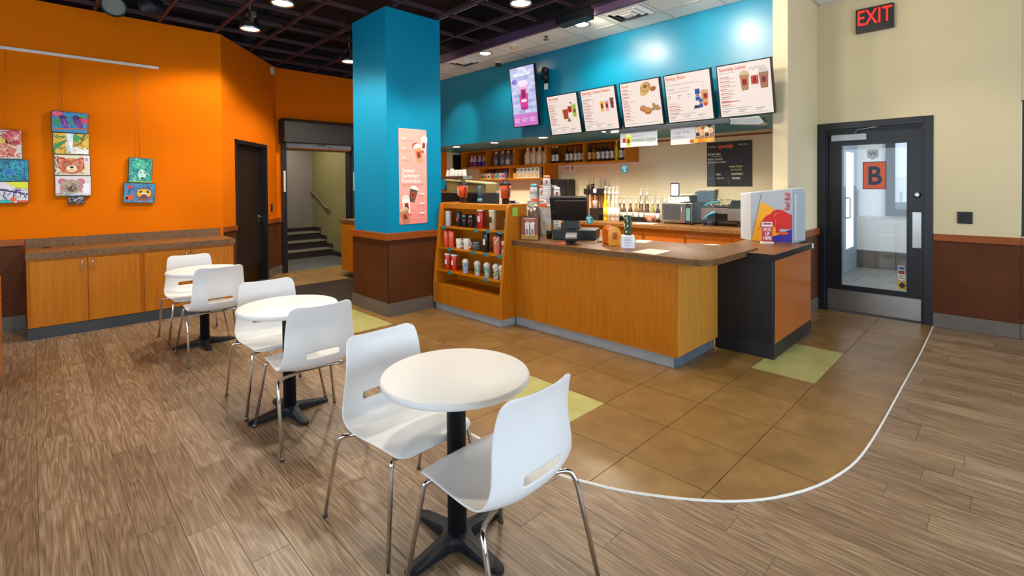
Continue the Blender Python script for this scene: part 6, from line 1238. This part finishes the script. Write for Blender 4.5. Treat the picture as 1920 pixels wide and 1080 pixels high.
obj('stand', MB().lathe([(.06, 0), (.058, .012), (.02, .02), (.018, .05)], 0, 0, 18), M['blackplastic'], rb_); obj('body', MB().box(-.055, .055, -.075, .075, .045, .085).xf(Matrix.Rotation(R(18), 4, 'X')), M['blackplastic'], rb_, bevel=.01); obj('grey_hood', MB().prism([(-.075, .085), (.03, .085), (.045, .105), (-.02, .115), (-.075, .105)], 'x', -.056, .056).xf(Matrix.Rotation(R(18), 4, 'X')), plain('terminal_grey', '7A7670', .45), rb_, bevel=.006)
obj('cord', MB().tube(smoothpath([(.05, .05, .03), (.13, .06, .008), (.2, .02, .006), (.26, .08, .006)], 5), .003, 6), M['black'], rb_)
fs_ = thing('framed_sign', 'framed rust-coloured sign with two white boots beside the register', 'sign', (-3.60, 3.79, ZC), R(19), None, True)
obj('frame', MB().box(-.105, .105, 0, .03, 0, .255), M['black'], fs_, bevel=.002)
p = Print((-.105, -.0005, 0), (1, 0, 0), (0, 0, 1)); p.rect(.008, .008, .202, .247, 'A04A22', 0).rect(.008, .008, .202, .06, 'C8922A', 1).bars(.04, .225, [.13], .008, .01, 'F0DCC8', 2).bars(.06, .205, [.09], .004, .01, 'D8B8A0', 2)
for u in (.06, .12): p.poly([(u, .05), (u+.04, .05), (u+.04, .16), (u+.05, .19), (u+.02, .20), (u-.01, .18)], 'EFE8E0', 3).poly([(u+.008, .06), (u+.03, .06), (u+.03, .12), (u+.008, .12)], '8A7A6A', 4)
p.build('print', M['printm'], fs_)
t = thing('pen_holder', 'small black holder with yellow pens between sign and register', 'pen holder', (-3.56, 4.06, ZC)); obj('cup', MB().lathe([(.03, 0), (.034, .085), (.03, .085), (.027, .005)], -3.56, 4.06, 16, ZC), M['blackplastic'], t)
for dx in (-.012, .014): obj('pen', MB().tube([(-3.56+dx, 4.06, ZC+.01), (-3.555+dx*1.6, 4.055, ZC+.15)], .005, 6, lin('E0B028')), M['item'], t)
single('orange_slip', MB().prism([(-3.19, 3.73), (-3.07, 3.80), (-3.10, 3.86), (-3.19, 3.80)], 'z', ZC, ZC+.004, lin('E8583A')), M['itemrough'], 'small orange paper slip at the front edge of the counter', 'paper')
oh = thing('loyalty_stand', 'bright orange stand with two rounded side plates on the counter', 'stand', (-2.75, 4.05, ZC), R(-38), None, True)
arch = [(-.055, 0), (.055, 0), (.06, .09)] + [(.06*math.cos(R(a)), .12+.065*math.sin(R(a))) for a in range(0, 181, 20)] + [(-.06, .09)]
for x, c in ((-.10, 'E8921E'), (.09, 'EFA01E')): obj('side_plate', MB().prism(arch, 'x', x, x+.022, lin(c)), M['gloss'], oh, bevel=.003)
obj('middle_box', MB().box(-.078, .09, -.04, .05, .01, .15, lin('E85A24')), M['gloss'], oh)
pr = Print((.1125, -.02, .06), (0, 1, 0), (0, 0, 1)); pr.rect(0, 0, .045, .07, 'B84A1E', 0); pr.build('logo_patch', M['gloss'], oh)
wb = thing('flyer_box', 'white printed box on the counter beside the orange stand', 'box', (-2.50, 3.95, ZC), R(40), None, True); obj('carton', MB().box(-.055, .055, -.055, .055, 0, .115), plain('box_white', 'E8E8F2', .5), wb, bevel=.002)
p = Print((-.055, -.0555, 0), (1, 0, 0), (0, 0, 1)); p.bars(.02, .095, [.07, .06, .07, .05, .07, .06], .005, .014, '9A9AAE', 0); p.build('print', M['itemrough'], wb)
gb = thing('snack_packet', 'tall dark green patterned packet standing in the white box', 'packet', (-2.50, 3.95, ZC+.116)); m = MB().prism(rrect(-2.532, -2.462, 3.94, 3.962, .009), 'z', ZC+.116, ZC+.30, lin('2A3A2A')); obj('packet', m, M['gloss'], gb)
rg = random.Random(9); U = Vector((.70, .71, 0))
p = Print((-2.534, 3.9395, ZC+.12), (1, 0, 0), (0, 0, 1))
for k in range(16): u = rg.uniform(.005, .055); v = rg.uniform(0, .16); p.poly([(u, v), (u+.012, v+.012), (u+.006, v+.026), (u-.004, v+.014)], ('6A9A5A', 'A8C8A0', 'E0E6DC', '3E6A3E')[k % 4], 0+k*.2)
p.build('print', M['gloss'], gb)
def paper(pts, label, z=ZC): single('menu_sheet', MB().prism(pts, 'z', z, z+.003, lin('E6DCC8')), M['itemrough'], label, 'paper', 'paper sheets on the counter')
paper([(-2.307, 3.706), (-2.071, 3.687), (-2.095, 4.00), (-2.301, 3.994)], 'cream paper menu at the front edge of the service counter'); paper([(-2.76, 4.56), (-2.60, 4.575), (-2.56, 4.36), (-2.68, 4.345)], 'cream sheet at the staff side of the counter'); paper([(-2.086, 4.62), (-2.012, 4.625), (-1.95, 4.70), (-2.04, 4.71)], 'narrow cream sheet near the pick-up counter')
t = thing('cable', 'white cable looping beside the register', 'cable', (-2.95, 4.1, ZC)); obj('cable', MB().tube(smoothpath([(-2.98, 4.20, 1.03), (-2.95, 4.17, 1.01), (-2.94, 4.14, .95), (-2.93, 4.12, .92), (-2.90, 4.15, .92), (-2.88, 4.22, .93), (-2.84, 4.32, .96)], 5), .004, 6), M['white'], t); obj('plug', MB().box(-2.95, -2.91, 4.10, 4.13, ZC, ZC+.018), plain('plug_brown', '8A6A30', .5), t)
def shield(label, x0, x1, y, z0, z1, notch, sticker):
    t = thing('acrylic_shield', label, 'screen guard', ((x0+x1)/2, y, ZC), 0, 'clear acrylic shields on the counter')
    poly = [(x0, ZC+.002), (notch[0], ZC+.002)] + [(notch[0], notch[2]-.03), (notch[0]+.009, notch[2]-.009), (notch[0]+.03, notch[2]), (notch[1]-.03, notch[2]), (notch[1]-.009, notch[2]-.009), (notch[1], notch[2]-.03)] + [(notch[1], ZC+.002), (x1, ZC+.002), (x1, z1-.04), (x1-.012, z1-.012), (x1-.04, z1), (x0+.04, z1), (x0+.012, z1-.012), (x0, z1-.04)]
    obj('panel', MB().prism(poly, 'y', y, y+.005), M['acrylic'], t)
    for x in (x0+.06, x1-.06): obj('foot', MB().prism([(y-.03, ZC), (y+.03, ZC), (y+.012, ZC+.05), (y-.012, ZC+.05)], 'x', x, x+.006), M['acrylic'], t)
    u, v = sticker; p = Print((u, y-.0006, v), (1, 0, 0), (0, 0, 1)); p.ell(0, 0, .045, .045, '1F97A6', 0, n=24).bars(-.026, .016, [.052, .04], .009, .014, 'E8F4F4', 1).rect(-.012, -.03, .014, -.005, 'BFE2E4', 1); p.build('round_sticker', M['printm'], t)
shield('clear acrylic shield in front of the cash register', -3.66, -2.91, 3.97, 0, 1.68, (-3.22, -2.96, 1.09), (-2.95, 1.155)); shield('clear acrylic shield right of the orange stand', -2.76, -1.80, 4.22, 0, 1.70, (-2.48, -2.06, 1.09), (-2.70, 1.655))

# ------------------------------------------------------------------ pick-up counter: cooler and sign
rbz = .9005
fr_ = thing('can_cooler', 'grey countertop can cooler with a red bull on yellow and blue', 'cooler', (-1.75, 5.5, rbz))
pts = [(-2.09, 5.555), (-1.92, 5.38), (-1.545, 5.443), (-1.49, 5.585), (-2.06, 5.588)]
zt = lambda x: 1.392 + .058*(x+2.09)/.53
n = len(pts); vv = [(x, y, rbz) for x, y in pts] + [(x, y, zt(x)-.012) for x, y in pts]
obj('cabinet', MB().add(vv, [tuple(range(n))[::-1], tuple(range(n, 2*n))] + [(i, (i+1) % n, n+(i+1) % n, n+i) for i in range(n)]), M['silver'], fr_, bevel=.004)
vv = [(x, y, zt(x)-.012) for x, y in pts] + [(x, y, zt(x)) for x, y in pts]
obj('top_lid', MB().add(vv, [tuple(range(n))[::-1], tuple(range(n, 2*n))] + [(i, (i+1) % n, n+(i+1) % n, n+i) for i in range(n)]), M['white'], fr_, bevel=.003)
obj('side_shell', MB().prism([(-1.54, 5.45), (-1.515, 5.462), (-1.462, 5.57), (-1.486, 5.586)], 'z', rbz+.02, 1.405), M['silver'], fr_, bevel=.012); obj('rear_bumper', MB().tube([(-1.49, 5.52, rbz+.006), (-1.455, 5.57, rbz+.006)], .006), M['black'], fr_)
U = Vector((.375, .063, 0)); Wf = U.length
p = Print((-1.92, 5.38, rbz), U, (0, 0, 1), .0008)
def Q(x, y): return ((x-155)/210*Wf, (365 + (x-155)*.05 - y)/283*.522)
def Ql(*a): return [(min(Wf-.004, max(.002, q[0])), min(.50, max(.004, q[1]))) for q in (Q(*b) for b in a)]
p.poly(Ql((157, 362), (205, 150), (225, 155), (255, 172), (282, 195), (300, 240), (300, 372), (158, 366)), 'F0AE14', 1)
p.poly(Ql((262, 340), (300, 330), (340, 308), (378, 300), (366, 374), (264, 370), (250, 356)), '35259A', 2)
bull = Ql((215, 262), (222, 240), (238, 222), (256, 215), (270, 198), (290, 190), (315, 194), (335, 208), (352, 218), (372, 222), (384, 236), (384, 262), (376, 292), (360, 300), (330, 300), (305, 296), (298, 306), (310, 315), (330, 312), (346, 318), (338, 330), (318, 334), (296, 326), (282, 316), (284, 296), (276, 280), (258, 300), (262, 320), (244, 330), (238, 312), (220, 316), (210, 308), (226, 296), (236, 286), (226, 276))
p.poly(bull, 'D0201C', 3)
for a in ([(222, 240), (204, 270), (206, 286), (192, 305)], [(276, 230), (282, 215), (292, 212)], [(276, 282), (284, 262), (280, 250)], [(290, 322), (312, 320), (340, 322)]): p.line(Ql(*a), .004, 'F0AE14' if a[0][0] > 250 else 'B81C1A', 4)
p.text('Red Bull', *Q(352, 198), .064, 'C81E2C', 4, off=.022, sx=.82, rot=90)
p.line([Q(210, 96), Q(157, 360)], .004, '6A727A', 4); p.build('artwork', M['printm'], fr_)
pk_ = thing('pick_up_sign', 'red PICK UP HERE stand sign in front of the can cooler', 'sign', (-1.715, 5.24, rbz), R(42), None, True)
obj('plate', MB().box(-.05, .05, 0, .006, .02, .215), plain('sign_red', 'C0202A', .4), pk_); obj('foot', MB().box(-.055, .055, -.02, .03, 0, .02), M['white'], pk_, bevel=.002)
p = Print((-.05, -.0003, .02), (1, 0, 0), (0, 0, 1)); p.rect(0, 0, .1, .195, 'C0202A', 0).rect(0, .15, .1, .195, 'F0E0DC', 1).bars(.012, .17, [.076], .014, .02, '8A2A30', 2)
for k, wd in enumerate(('PICK', 'UP', 'HERE')): p.text(wd, .05, .105-k*.042, .046, 'F8EEEA', 2, 'C', .75, .022)
p.build('lettering', M['printm'], pk_)
